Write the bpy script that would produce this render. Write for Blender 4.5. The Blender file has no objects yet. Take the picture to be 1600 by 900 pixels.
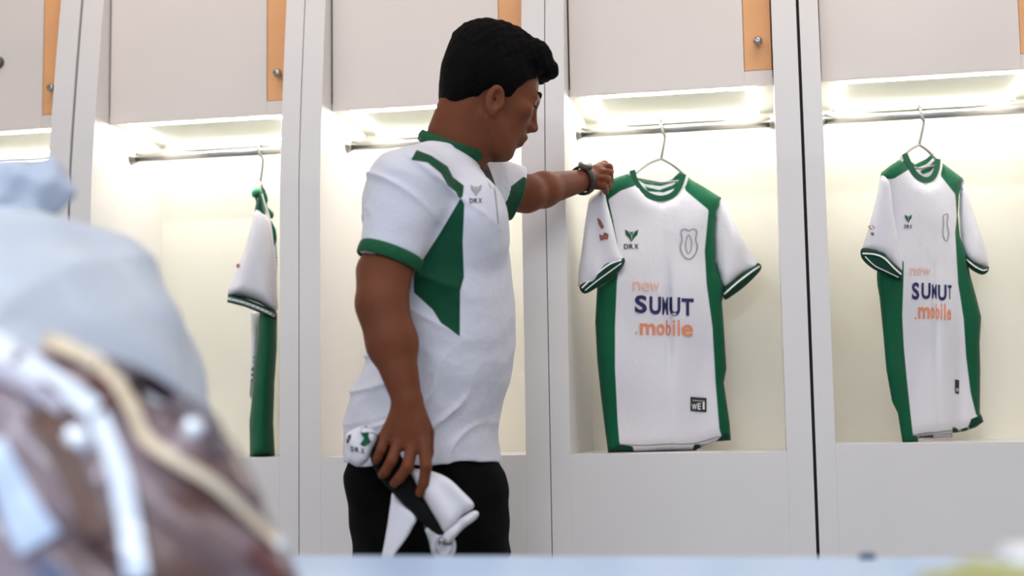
import bpy, bmesh, math, random
import numpy as np
from mathutils import Vector, Matrix
from mathutils.geometry import delaunay_2d_cdt
from mathutils.bvhtree import BVHTree
random.seed(4)
SC = bpy.context.scene
COL = SC.collection

# ------------------------------------------------------------------ camera
F = 2130.0; YAW = math.radians(10.8); PITCH = math.atan(210/2130.0); ROLL = 0.0157
CAM = np.array([0, -3.1, .915])
_r0 = np.array([math.cos(YAW), math.sin(YAW), 0])
_fw = math.cos(PITCH)*np.array([-math.sin(YAW), math.cos(YAW), 0]) + math.sin(PITCH)*np.array([0, 0, 1.])
_u0 = np.cross(_r0, _fw)
_R = math.cos(ROLL)*_r0 - math.sin(ROLL)*_u0
_U = math.cos(ROLL)*_u0 + math.sin(ROLL)*_r0
cd = bpy.data.cameras.new('camera'); cam = bpy.data.objects.new('camera', cd); COL.objects.link(cam)
cd.sensor_width = 36; cd.lens = F/1600*36; cd.clip_start = .05
M = Matrix.Identity(4)
for i in range(3):
    M[i][0] = _R[i]; M[i][1] = _U[i]; M[i][2] = -_fw[i]; M[i][3] = CAM[i]
cam.matrix_world = M
cd.dof.use_dof = True; cd.dof.focus_distance = 2.95; cd.dof.aperture_fstop = 1.9
SC.camera = cam
SC.view_settings.view_transform = 'Standard'; SC.view_settings.look = 'None'
SC.view_settings.gamma = 1; SC.view_settings.exposure = 0.0
SC.view_settings.use_curve_mapping = False

# ------------------------------------------------------------------ world
w = bpy.data.worlds.new('world'); SC.world = w; w.use_nodes = True
w.node_tree.nodes['Background'].inputs[0].default_value = (.8, .85, 1, 1)
w.node_tree.nodes['Background'].inputs[1].default_value = .3

# ------------------------------------------------------------------ large unseen ceiling panels, added to light the room
def area(name, loc, sx, sy, power, color):
    l = bpy.data.lights.new(name, 'AREA'); l.shape = 'RECTANGLE'; l.size = sx; l.size_y = sy
    l.energy = power; l.color = color
    o = bpy.data.objects.new(name, l); COL.objects.link(o); o.location = loc
    return o
PANELS = [((-1.5, -.62), (1, .87, .75), 9.5), ((.3, -.62), (1, .87, .75), 12),
          ((-1.5, -2.9), (.84, .90, 1), 27), ((.9, -2.9), (.84, .90, 1), 27),
          ((-.6, -4.9), (.84, .90, 1), 95)]
CEIL = 2.85
for (px_, py_), c_, p_ in PANELS:
    area('unseen_ceiling_light', (px_, py_, CEIL-.03), 1.1, .55, p_, c_)

# ------------------------------------------------------------------ helpers: pixels, points, polygons
def at(px, py, Y):
    px = np.asarray(px, float); py = np.asarray(py, float); Y = np.asarray(Y, float)
    d = _fw + ((px-800)/F)[..., None]*_R - ((py-450)/F)[..., None]*_U
    return CAM + d*((Y-CAM[1])/d[..., 1])[..., None]
def P(px, py, Y): return at(px, py, Y)
def mpp(px, py, Y):                       # metres per photo pixel there
    return float((at(px, py, Y)-CAM) @ _fw)/F
def proj(p):
    q = np.asarray(p)-CAM; z = q @ _fw
    return 800+F*(q @ _R)/z, 450-F*(q @ _U)/z
def poly_sd(poly, x, y):                  # signed distance, positive inside
    x = np.asarray(x, float); y = np.asarray(y, float)
    d2 = np.full(x.shape, 1e12); ins = np.zeros(x.shape, bool)
    n = len(poly)
    for i in range(n):
        x0, y0 = poly[i]; x1, y1 = poly[(i+1) % n]
        ex, ey = x1-x0, y1-y0
        t = np.clip(((x-x0)*ex+(y-y0)*ey)/(ex*ex+ey*ey+1e-12), 0, 1)
        d2 = np.minimum(d2, (x-x0-t*ex)**2+(y-y0-t*ey)**2)
        if y0 != y1:
            c = ((y0 > y) != (y1 > y)) & (x < (x1-x0)*(y-y0)/(y1-y0)+x0)
            ins ^= c
    return np.where(ins, 1, -1)*np.sqrt(d2)
def spline(pts, n=8, closed=False):       # Catmull-Rom
    pts = [np.array(p, float) for p in pts]; out = []; m = len(pts)
    rng = range(m) if closed else range(m-1)
    for i in rng:
        if closed: a, b, c, d = pts[i-1], pts[i], pts[(i+1) % m], pts[(i+2) % m]
        else: a, b, c, d = pts[max(i-1, 0)], pts[i], pts[i+1], pts[min(i+2, m-1)]
        for k in range(n):
            t = k/n
            out.append(.5*((2*b)+(c-a)*t+(2*a-5*b+4*c-d)*t*t+(3*b-a-3*c+d)*t**3))
    if not closed: out.append(pts[-1])
    return out

# ------------------------------------------------------------------ helpers: materials
def lin(r, g, b):
    f = lambda c: c/12.92 if c <= .04045 else ((c+.055)/1.055)**2.4
    return (f(r/255), f(g/255), f(b/255), 1)
MATS = {}
def mat(name, col, rough=.6, noise=0, nscale=8, bump=0, bscale=60, metal=0, sheen=0, coat=0, emit=None, col2=None, spec=.5):
    if name in MATS: return MATS[name]
    m = bpy.data.materials.new(name); m.use_nodes = True; nt = m.node_tree; b = nt.nodes['Principled BSDF']
    b.inputs['Base Color'].default_value = col; b.inputs['Roughness'].default_value = rough
    b.inputs['Metallic'].default_value = metal; b.inputs['Sheen Weight'].default_value = sheen
    b.inputs['Coat Weight'].default_value = coat; b.inputs['Specular IOR Level'].default_value = spec
    tc = nt.nodes.new('ShaderNodeTexCoord')
    if noise or col2:
        n = nt.nodes.new('ShaderNodeTexNoise'); n.inputs['Scale'].default_value = nscale; n.inputs['Detail'].default_value = 4
        nt.links.new(tc.outputs['Object'], n.inputs['Vector'])
        mx = nt.nodes.new('ShaderNodeMix'); mx.data_type = 'RGBA'
        c2 = col2 if col2 else tuple(c*(1-noise) for c in col[:3])+(1,)
        mx.inputs[6].default_value = col; mx.inputs[7].default_value = c2
        rp = nt.nodes.new('ShaderNodeMapRange'); rp.inputs[1].default_value = .35; rp.inputs[2].default_value = .65
        nt.links.new(n.outputs[0], rp.inputs[0]); nt.links.new(rp.outputs[0], mx.inputs[0])
        nt.links.new(mx.outputs[2], b.inputs['Base Color'])
    if bump:
        n2 = nt.nodes.new('ShaderNodeTexNoise'); n2.inputs['Scale'].default_value = bscale; n2.inputs['Detail'].default_value = 3
        nt.links.new(tc.outputs['Object'], n2.inputs['Vector'])
        bp = nt.nodes.new('ShaderNodeBump'); bp.inputs['Strength'].default_value = bump; bp.inputs['Distance'].default_value = .01
        nt.links.new(n2.outputs[0], bp.inputs['Height']); nt.links.new(bp.outputs[0], b.inputs['Normal'])
    if emit:
        b.inputs['Emission Color'].default_value = emit[0]; b.inputs['Emission Strength'].default_value = emit[1]
    MATS[name] = m
    return m
def cloth_mat(name, base, layers, rough=.75, bump=.12):
    """cloth whose dyed panels come from per-vertex signed distances"""
    m = bpy.data.materials.new(name); m.use_nodes = True; nt = m.node_tree; b = nt.nodes['Principled BSDF']
    b.inputs['Roughness'].default_value = rough; b.inputs['Sheen Weight'].default_value = .04
    b.inputs['Specular IOR Level'].default_value = .18
    prev = None
    for attr, col, soft in layers:
        a = nt.nodes.new('ShaderNodeAttribute'); a.attribute_name = attr
        rp = nt.nodes.new('ShaderNodeMapRange'); rp.inputs[1].default_value = -soft; rp.inputs[2].default_value = soft
        nt.links.new(a.outputs['Fac'], rp.inputs[0])
        mx = nt.nodes.new('ShaderNodeMix'); mx.data_type = 'RGBA'; mx.inputs[7].default_value = col
        if prev is None: mx.inputs[6].default_value = base
        else: nt.links.new(prev, mx.inputs[6])
        nt.links.new(rp.outputs[0], mx.inputs[0]); prev = mx.outputs[2]
    if prev is None: b.inputs['Base Color'].default_value = base
    else: nt.links.new(prev, b.inputs['Base Color'])
    tc = nt.nodes.new('ShaderNodeTexCoord')
    n2 = nt.nodes.new('ShaderNodeTexNoise'); n2.inputs['Scale'].default_value = 28; n2.inputs['Detail'].default_value = 3
    nt.links.new(tc.outputs['Object'], n2.inputs['Vector'])
    bp = nt.nodes.new('ShaderNodeBump'); bp.inputs['Strength'].default_value = bump; bp.inputs['Distance'].default_value = .02
    nt.links.new(n2.outputs[0], bp.inputs['Height']); nt.links.new(bp.outputs[0], b.inputs['Normal'])
    return m

LAM = mat('white_laminate', lin(229, 225, 222), .38, noise=.03, nscale=3, bump=.015, bscale=12)
DOOR = mat('door_laminate', lin(232, 222, 214), .4, noise=.04, nscale=2.5)
CEILB = mat('grey_green_board', lin(206, 208, 198), .5, noise=.03, nscale=3)
BACK = mat('cream_back_panel', lin(245, 240, 224), .5, noise=.05, nscale=2)
ORANGE = mat('orange_board', lin(240, 176, 118), .45, noise=.08, nscale=9)
CHROME = mat('brushed_chrome', lin(190, 188, 182), .28, metal=1, noise=.1, nscale=20)
STEEL = mat('knob_steel', lin(170, 165, 160), .25, metal=1, noise=.1, nscale=30)
DARKGAP = mat('dark_gap_fill', lin(40, 36, 34), .8, noise=.2)  # dark filler strip in an otherwise open gap
GREYGAP = mat('grey_gap_fill', lin(128, 126, 124), .8, noise=.2)  # grey filler strip for the gaps between lockers
LED = mat('led_strip', lin(255, 255, 250), .5, emit=((1, .98, .93, 1), 52.0), noise=.01)
GREEN_C = lin(10, 88, 58); DGREEN_C = lin(10, 62, 44); WHITE_C = lin(226, 224, 230)
GREEN = mat('green_cloth', GREEN_C, .75, noise=.15, nscale=25, bump=.1, sheen=.1, spec=.3)
DGREEN = mat('dark_green_rib', DGREEN_C, .8, noise=.2, nscale=40, bump=.2, bscale=200, spec=.3)
WHITE = mat('white_cloth', WHITE_C, .75, noise=.03, nscale=20, bump=.12, bscale=40, sheen=.15, spec=.3)
BLACK = mat('black_cloth', lin(12, 12, 13), .85, noise=.25, nscale=20, bump=.2, bscale=40, spec=.2)
TROUSER = mat('black_trouser', lin(10, 10, 11), .9, noise=.25, nscale=10, bump=.25, bscale=14, spec=.06)
NAVY = mat('navy_print', lin(38, 36, 92), .6, noise=.05)
ORANGEP = mat('orange_print', lin(238, 146, 104), .6, noise=.05)
PALEOR = mat('pale_orange_print', lin(246, 190, 166), .6, noise=.05)
GREYP = mat('grey_print', lin(150, 150, 150), .6, noise=.05)
DARKP = mat('dark_print', lin(46, 60, 56), .6, noise=.05)
BADGE = mat('badge_black', lin(40, 42, 40), .5, noise=.1)
WHITEP = mat('white_print', lin(235, 235, 235), .6, noise=.02)
BROWNP = mat('brown_print', lin(150, 88, 70), .6, noise=.1)
SKIN = mat('skin', lin(112, 62, 38), .6, noise=.12, nscale=16, bump=.06, bscale=120, spec=.2)
HAIR = mat('black_hair', lin(6, 5, 5), .8, noise=.4, nscale=30, bump=.25, bscale=160, spec=.08)

# ------------------------------------------------------------------ helpers: objects
def tag(o, label=None, cat=None, group=None, kind=None):
    if label: o['label'] = label
    if cat: o['category'] = cat
    if group: o['group'] = group
    if kind: o['kind'] = kind
    return o
def empty(name, loc=(0, 0, 0)):
    o = bpy.data.objects.new(name, None); COL.objects.link(o); o.location = loc; o.empty_display_size = .05
    return o
def link(name, me, material, parent=None):
    o = bpy.data.objects.new(name, me); COL.objects.link(o)
    if material is not None: me.materials.append(material)
    if parent is not None:
        o.parent = parent
        if parent.type == 'EMPTY': o.matrix_parent_inverse = Matrix.Translation(-parent.location)   # meshes are built in room coordinates
    return o
def mesh_from(name, V, Fc, material, parent=None, smooth=True):
    me = bpy.data.meshes.new(name); me.from_pydata([tuple(map(float, v)) for v in V], [], [tuple(map(int, f)) for f in Fc]); me.update()
    if smooth: me.polygons.foreach_set('use_smooth', [True]*len(me.polygons))
    return link(name, me, material, parent)
def box(name, x0, x1, y0, y1, z0, z1, material, parent=None, bevel=.002):
    bm = bmesh.new(); bmesh.ops.create_cube(bm, size=1)
    for v in bm.verts: v.co = ((x0+x1)/2+v.co.x*(x1-x0), (y0+y1)/2+v.co.y*(y1-y0), (z0+z1)/2+v.co.z*(z1-z0))
    if bevel: bmesh.ops.bevel(bm, geom=bm.edges[:], offset=bevel, segments=2, affect='EDGES')
    me = bpy.data.meshes.new(name); bm.to_mesh(me); bm.free()
    return link(name, me, material, parent)
def prism(name, prof, x0, x1, material, parent=None, bevel=.0015):      # profile in (y,z) swept along x
    bm = bmesh.new()
    a = [bm.verts.new((x0, y, z)) for y, z in prof]; b = [bm.verts.new((x1, y, z)) for y, z in prof]
    bm.faces.new(a[::-1]); bm.faces.new(b); n = len(prof)
    for i in range(n): bm.faces.new((a[i], a[(i+1) % n], b[(i+1) % n], b[i]))
    bmesh.ops.recalc_face_normals(bm, faces=bm.faces[:])
    if bevel: bmesh.ops.bevel(bm, geom=bm.edges[:], offset=bevel, segments=1, affect='EDGES')
    me = bpy.data.meshes.new(name); bm.to_mesh(me); bm.free()
    return link(name, me, material, parent)
def tube(name, pts, r, material, parent=None, seg=10, flat=None, caps=True):
    """tube along points; r scalar or list; flat=(w,h,upvec) makes an oval section"""
    pts = [np.array(p, float) for p in pts]; n = len(pts); V = []; Fc = []
    T = [pts[min(i+1, n-1)]-pts[max(i-1, 0)] for i in range(n)]
    T = [t/np.linalg.norm(t) for t in T]
    up = np.array(flat[2], float) if flat else np.array([0, 0, 1.])
    if abs(T[0] @ up) > .95 and not flat: up = np.array([0, 1., 0])
    nrm = up-(up @ T[0])*T[0]; nrm /= np.linalg.norm(nrm)
    for i in range(n):
        nrm = nrm-(nrm @ T[i])*T[i]; nrm /= np.linalg.norm(nrm); bi = np.cross(T[i], nrm)
        rr = r[i] if isinstance(r, (list, tuple)) else r
        for k in range(seg):
            a = 2*math.pi*k/seg
            if flat: V.append(pts[i]+nrm*math.cos(a)*flat[1]*rr+bi*math.sin(a)*flat[0]*rr)
            else: V.append(pts[i]+nrm*math.cos(a)*rr+bi*math.sin(a)*rr)
    for i in range(n-1):
        for k in range(seg):
            Fc.append((i*seg+k, i*seg+(k+1) % seg, (i+1)*seg+(k+1) % seg, (i+1)*seg+k))
    if caps: Fc.append(tuple(range(seg))[::-1]); Fc.append(tuple((n-1)*seg+k for k in range(seg)))
    return mesh_from(name, V, Fc, material, parent)
def ring_tube(name, pts, ra, rb, axis, material, parent=None, seg=10):
    """closed band along a loop: ra = across (along axis), rb = thickness"""
    pts = [np.array(p, float) for p in pts]; n = len(pts); V = []; Fc = []; ax = np.array(axis, float); ax /= np.linalg.norm(ax)
    for i in range(n):
        t = pts[(i+1) % n]-pts[i-1]; t /= np.linalg.norm(t); o = np.cross(t, ax); o /= np.linalg.norm(o)
        for k in range(seg):
            a = 2*math.pi*k/seg; V.append(pts[i]+ax*math.cos(a)*ra+o*math.sin(a)*rb)
    for i in range(n):
        j = (i+1) % n
        for k in range(seg):
            Fc.append((i*seg+k, i*seg+(k+1) % seg, j*seg+(k+1) % seg, j*seg+k))
    return mesh_from(name, V, Fc, material, parent)
def lathe(name, prof, origin, axis, material, parent=None, seg=20):     # prof: (radius, along)
    ax = np.array(axis, float); ax /= np.linalg.norm(ax)
    h = np.array([0, 0, 1.]) if abs(ax[2]) < .9 else np.array([1., 0, 0])
    u = np.cross(ax, h); u /= np.linalg.norm(u); v = np.cross(ax, u); V = []; Fc = []
    for r, t in prof:
        for k in range(seg):
            a = 2*math.pi*k/seg; V.append(np.array(origin)+ax*t+(u*math.cos(a)+v*math.sin(a))*r)
    for i in range(len(prof)-1):
        for k in range(seg): Fc.append((i*seg+k, i*seg+(k+1) % seg, (i+1)*seg+(k+1) % seg, (i+1)*seg+k))
    Fc.append(tuple(range(seg))[::-1]); Fc.append(tuple((len(prof)-1)*seg+k for k in range(seg)))
    return mesh_from(name, V, Fc, material, parent)

# ------------------------------------------------------------------ room shell
FLOORM = mat('floor_tile', lin(176, 176, 178), .35, noise=.08, nscale=2)
WALLM = mat('painted_wall', lin(222, 220, 218), .8, noise=.03, nscale=2, bump=.03)
CEILM = mat('ceiling_paint', lin(228, 227, 224), .85, noise=.02, nscale=2)
def struct(o): return tag(o, kind='structure')
struct(box('floor', -3.6, 2.6, -6.6, .55, -.08, 0, FLOORM, bevel=0))
struct(box('ceiling', -3.6, 2.6, -6.6, .55, CEIL, CEIL+.08, CEILM, bevel=0))
struct(box('wall_back', -3.6, 2.6, .47, .55, 0, CEIL, WALLM, bevel=0))
struct(box('wall_front', -3.6, 2.6, -6.6, -6.52, 0, CEIL, WALLM, bevel=0))
struct(box('wall_left', -3.6, -3.52, -6.52, .47, 0, CEIL, WALLM, bevel=0))
struct(box('wall_right', 2.52, 2.6, -6.52, .47, 0, CEIL, WALLM, bevel=0))

# ------------------------------------------------------------------ lockers
DY = .085; DEEP = .40; ROD_Y = .215; ROD_Z = 1.630; DOOR_Z = 1.694; TOP = 2.40
def locker(x0, x1, li, ri, zo, label, gapm, gapw=.0035, lock=False):
    """x0,x1 outer sides; li,ri inner faces of the two uprights; zo = height of the niche floor"""
    t = tag(empty('locker', ((x0+x1)/2, .2, 0)), label, 'locker', 'white lockers along the wall')
    prof = [(0, 0), (0, 1.50)]+[(.052*(i/8)**1.3, 1.50+.52*i/8) for i in range(1, 9)]+[(.06, TOP), (DEEP+.02, TOP), (DEEP+.02, 0)]
    prism('upright', prof, x0+.0008, li, LAM, t, bevel=.0006); prism('upright', prof, ri, x1-gapw, LAM, t, bevel=.0006)
    box('front_panel', li, ri, .0, .02, .06, zo, LAM, t, bevel=.0004)
    box('niche_floor', li, ri, .02, DEEP, zo-.018, zo, LAM, t, bevel=.001)
    box('back_panel', li, ri, DEEP, DEEP+.015, .06, TOP, BACK, t, bevel=0)
    zc = DOOR_Z
    box('niche_ceiling', li, ri, DY+.004, DEEP, zc, zc+.016, CEILB, t, bevel=.001)
    box('plinth', li, ri, .03, .05, 0, .06, LAM, t, bevel=.001)
    box('top_board', li, ri, DY+.002, DEEP, TOP-.02, TOP, LAM, t, bevel=.001)
    # upper door with the orange board and knob at its right edge
    sx0 = ri-.066
    d = box('door', li+.004, sx0-.001, DY, DY+.018, zc-.002, TOP-.03, DOOR, t, bevel=.0012)
    box('door_foot', sx0-.001, ri-.002, DY+.0005, DY+.018, zc-.002, zc+.033, DOOR, d, bevel=.001)
    box('orange_board', sx0, ri-.003, DY+.002, DY+.016, zc+.034, TOP-.03, ORANGE, d, bevel=.001)
    lathe('knob', [(.005, 0), (.0045, .010), (.0095, .014), (.011, .019), (.0095, .025), (.004, .027)], ((sx0+ri)/2, DY+.003, zc+.099), (0, -1, 0), STEEL, d)
    box('hinge_gap', li+.0005, li+.0035, DY+.008, DY+.017, zc+.036, TOP-.03, DARKGAP, t, bevel=0)
    if lock: lathe('lock', [(.016, 0), (.016, .008), (.013, .012), (.005, .013)], at(-2, 98, DY), (0, -1, 0), mat('lock_dark', lin(95, 95, 98), .4, metal=.6, noise=.1), d)
    # gap filler towards the next locker
    prism('side_gap', [(y+.012, z) for y, z in prof[:-2]]+[(DEEP, TOP), (DEEP, 0)], x1-gapw, x1, gapm, t, bevel=0)
    # hanging rail
    rod = tube('hanging_rail', [(li+.004, ROD_Y, ROD_Z), (ri-.004, ROD_Y, ROD_Z)], 1, CHROME, t, seg=16, flat=(.0075, .013, (0, 0, 1)))
    for xx, s in ((li, 1), (ri, -1)):
        lathe('rail_bracket', [(.019, 0), (.019, .003), (.0165, .005), (.0165, .012)], (xx, ROD_Y, ROD_Z), (s, 0, 0), CHROME, rod)
    # light strip set into the niche ceiling, a rectangle of four lengths
    a, b = li+.04, ri-.04; f, k = DY+.022, DEEP-.03
    lw = .007
    for nm, q in (('light_strip', (a, b, f, f+lw)), ('light_strip', (a, b, k-lw, k)), ('light_strip', (a, a+lw, f+lw, k-lw)), ('light_strip', (b-lw, b, f+lw, k-lw))):
        box(nm, *q, zc-.004, zc+.001, LED, t, bevel=0)
    for xx in (a+lw/2, b-lw/2):
        box('strip_end', xx-.007, xx+.007, k-.02, k+.004, zc-.012, zc, LAM, t, bevel=.001)
    return t
Z4 = .840
locker(-2.318, -1.7125, -2.26, -1.775, Z4, 'leftmost white locker, mostly hidden behind the pale plastic sack', GREYGAP, .006, lock=True)
locker(-1.7125, -1.1115, -1.655, -1.160, Z4, 'white locker between sack and man, jersey hanging edge-on inside', GREYGAP, .0012)
locker(-1.1115, -.508, -1.058, -.565, Z4, 'white locker directly behind the man', GREYGAP, .0012)
locker(-.508, .0845, -.462, .0225, Z4, 'white locker right of the man, its jersey held by his hand', DARKGAP, .006)
locker(.0845, .690, .128, .640, .856, 'rightmost white locker, beyond the black gap', GREYGAP, .0012)

# ------------------------------------------------------------------ inflated cloth pieces
def garment(name, outline, Yf, T, material, parent=None, layers=None, fold=None, sp=5, L=16, smooth_out=True, back=True):
    ol = spline(outline, 5, True) if smooth_out else outline
    pts = []; n = len(ol)
    for i in range(n):
        a = np.array(ol[i], float); b = np.array(ol[(i+1) % n], float); m = max(1, int(np.hypot(*(b-a))/sp))
        for k in range(m): pts.append(a+(b-a)*k/m)
    nb = len(pts); poly = [tuple(p) for p in pts]
    lo = np.min(pts, 0); hi = np.max(pts, 0)
    gx, gy = np.meshgrid(np.arange(lo[0], hi[0], sp), np.arange(lo[1], hi[1], sp))
    gx = gx+(np.arange(gx.shape[0]) % 2)[:, None]*sp/2
    sd = poly_sd(poly, gx, gy); ok = sd > sp*.5
    allp = [Vector(p) for p in poly]+[Vector((x, y)) for x, y in zip(gx[ok], gy[ok])]
    vs, es, fs, *_ = delaunay_2d_cdt(allp, [(i, (i+1) % nb) for i in range(nb)], [list(range(nb))], 1, 1e-5)
    vx = np.array([v[0] for v in vs]); vy = np.array([v[1] for v in vs])
    d = np.maximum(poly_sd(poly, vx, vy), 0); d[d < .05] = 0
    def thick(dd): return T*np.sqrt(np.maximum(1-(1-np.minimum(dd/L, 1))**2, 0))
    def mid(x, y):
        r = Yf(x, y)
        return r+(fold(x, y) if fold else 0)
    h = thick(d); mY = mid(vx, vy)
    Vf = at(vx, vy, mY-h); Vb = at(vx, vy, mY+h)
    bidx = np.where(d > 0)[0]; remap = np.arange(len(vs)); remap[bidx] = len(vs)+np.arange(len(bidx))
    V = list(Vf)+list(Vb[bidx]); Fc = []
    for f in fs:
        a, b, c = f[0], f[1], f[2]
        Fc.append(tuple(f)); Fc.append(tuple(int(remap[i]) for i in reversed(f)))
    o = mesh_from(name, V, Fc, material, parent)
    bm = bmesh.new(); bm.from_mesh(o.data); bmesh.ops.recalc_face_normals(bm, faces=bm.faces[:]); bm.to_mesh(o.data); bm.free()
    if layers:
        ax = np.concatenate([vx, vx[bidx]]); ay = np.concatenate([vy, vy[bidx]])
        for nm, polys in layers.items():
            s = np.full(ax.shape, -1e3)
            for pl in polys: s = np.maximum(s, poly_sd(pl, ax, ay))
            at_ = o.data.attributes.new(nm, 'FLOAT', 'POINT'); at_.data.foreach_set('value', s.astype(np.float32))
    def surf(x, y, off=.0015):
        x = np.asarray(x, float); y = np.asarray(y, float)
        return mid(x, y)-thick(np.maximum(poly_sd(poly, x, y), 0))-off
    return o, surf
def ribbon(name, line, width, surf, material, parent, off=.0012, sm=6, thick=.0012):
    """a narrow band lying on a cloth surface, with real thickness"""
    pl = spline(line, sm); n = len(pl); L_, R_ = [], []
    for i in range(n):
        t = pl[min(i+1, n-1)]-pl[max(i-1, 0)]; t = t/(np.hypot(*t)+1e-9); nn = np.array([-t[1], t[0]])
        wd = width[0]+(width[1]-width[0])*i/(n-1) if isinstance(width, tuple) else width
        L_.append(pl[i]+nn*wd/2); R_.append(pl[i]-nn*wd/2)
    V = []
    for o_ in (off+thick, off-.002):
        for q in (L_, R_):
            q = np.array(q); V += list(at(q[:, 0], q[:, 1], surf(q[:, 0], q[:, 1], o_)))
    Fc = []
    for i in range(n-1):
        Fc += [(i, i+1, n+i+1, n+i), (2*n+i, 3*n+i, 3*n+i+1, 2*n+i+1), (i, 2*n+i, 2*n+i+1, i+1), (n+i, n+i+1, 3*n+i+1, 3*n+i)]
    Fc += [(0, n, 3*n, 2*n), (n-1, 3*n-1, 4*n-1, 2*n-1)]
    return mesh_from(name, V, Fc, material, parent, smooth=False)
_glyphs = {}
def glyph(ch, bold):
    k = (ch, bold)
    if k not in _glyphs:
        c = bpy.data.curves.new('glyph', 'FONT'); c.body = ch; c.offset = bold; c.resolution_u = 4; c.fill_mode = 'FRONT'
        o = bpy.data.objects.new('glyph', c); COL.objects.link(o)
        dg = bpy.context.evaluated_depsgraph_get(); me = bpy.data.meshes.new_from_object(o.evaluated_get(dg))
        V = np.array([v.co[:2] for v in me.vertices]); Fc = [tuple(p.vertices) for p in me.polygons]
        bpy.data.objects.remove(o); bpy.data.curves.remove(c); bpy.data.meshes.remove(me)
        _glyphs[k] = (V, Fc)
    return _glyphs[k]
def print_text(name, chars, surf, material, parent, bold=.02, off=.002):
    """chars: (char, x0, x1, ytop, ybot, slope) photo-pixel boxes; one flat print mesh on the cloth"""
    V = []; Fc = []
    for ch, x0, x1, yt, yb, sl in chars:
        g, gf = glyph(ch, bold); lo = g.min(0); hi = g.max(0); b = len(V)
        u = (g[:, 0]-lo[0])/(hi[0]-lo[0]+1e-9); v = (g[:, 1]-lo[1])/(hi[1]-lo[1]+1e-9)
        x = x0+(x1-x0)*u; y = yb+(yt-yb)*v+sl*(x-x0)
        V += list(at(x, y, surf(x, y, off))); Fc += [tuple(i+b for i in f) for f in gf]
    return mesh_from(name, V, Fc, material, parent, smooth=False)
def print_poly(name, polys, surf, material, parent, off=.002):
    V = []; Fc = []
    for pl in polys:
        b = len(V); q = np.array(pl, float); V += list(at(q[:, 0], q[:, 1], surf(q[:, 0], q[:, 1], off))); Fc.append(tuple(range(b, b+len(pl))))
    return mesh_from(name, V, Fc, material, parent, smooth=False)
def print_line(name, line, wd, surf, material, parent, closed=True, off=.002):
    q = np.array(spline(line, 4, closed)); n = len(q); V = []; Fc = []
    t = np.roll(q, -1, 0)-np.roll(q, 1, 0); t /= np.hypot(t[:, 0], t[:, 1])[:, None]+1e-9; nn = np.stack([-t[:, 1], t[:, 0]], 1)
    for s in (1, -1):
        r = q+nn*s*wd/2; V += list(at(r[:, 0], r[:, 1], surf(r[:, 0], r[:, 1], off)))
    for i in range(n if closed else n-1): j = (i+1) % n; Fc.append((i, j, n+j, n+i))
    return mesh_from(name, V, Fc, material, parent, smooth=False)

# ------------------------------------------------------------------ hangers
HANG = mat('hanger_wire', lin(150, 148, 142), .4, metal=.5, noise=.08, nscale=30)
def hanger(label, hookpx, hooktop, necky, lsh, rsh, Yl, Yr, wire=.0036):
    """hook over the rail, neck, two shoulder wires and a bar"""
    base = P(hookpx, necky, ROD_Y)
    t = tag(empty('clothes_hanger', tuple(base)), label, 'hanger', 'wire hangers in the lockers')
    top = np.array([P(hookpx, hooktop, ROD_Y)[0], ROD_Y, ROD_Z+.017])
    pts = [top+np.array([-.004, .019, -.022]), top+np.array([-.003, .017, -.006]), top+np.array([-.001, .008, .0005]), top+np.array([0, -.006, .0005]),
           top+np.array([.001, -.017, -.008]), top+np.array([.004, -.017, -.03]), top*.55+base*.45+np.array([.010, -.008, 0]), base]
    tube('hook', spline(pts, 6), wire, HANG, t, seg=10)
    L_ = P(*lsh, Yl); R_ = P(*rsh, Yr)
    pl = spline([base, base*.55+L_*.45+np.array([0, 0, .006]), L_], 6); pr = spline([base, base*.55+R_*.45+np.array([0, 0, .006]), R_], 6)
    tube('shoulder_wire', pl, wire, HANG, t); tube('shoulder_wire', pr, wire, HANG, t)
    tube('bar', [L_, (L_+R_)/2+np.array([0, 0, -.01]), R_], wire*.8, HANG, t)
    return t

JM = cloth_mat('jersey_cloth', WHITE_C, [('green', GREEN_C, .8), ('dark', DGREEN_C, .8)], bump=.1)
NECKM = cloth_mat('jersey_neck_cloth', WHITE_C, [('green', lin(16, 92, 62), .6)])
def drx_logo(cx, cy, s, surf, parent, mtl, txt=True, mt=None, sx=1.0):
    """bird-like chevron emblem over three letters"""
    k = lambda x, y: (cx+x*s*sx, cy+y*s)
    print_poly('emblem', [[k(-1, -.9), k(-.55, -.65), k(-.1, -.1), k(0, .95), k(-.4, .3), k(-.85, -.1)],
                          [k(1, -.9), k(.85, -.1), k(.4, .3), k(0, .95), k(.1, -.1), k(.55, -.65)],
                          [k(-.28, -.7), k(0, -.45), k(.28, -.7), k(.1, -.15), k(-.1, -.15)]], surf, mtl, parent)
    if txt:
        ws = 2.3*s*sx/3; y0, y1 = cy+1.25*s, cy+2.0*s
        print_text('lettering', [(c, cx-1.15*s*sx+i*ws, cx-1.15*s*sx+(i+.86)*ws, y0, y1, 0) for i, c in enumerate('DRX')], surf, mt or DARKP, parent, bold=.03)

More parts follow.
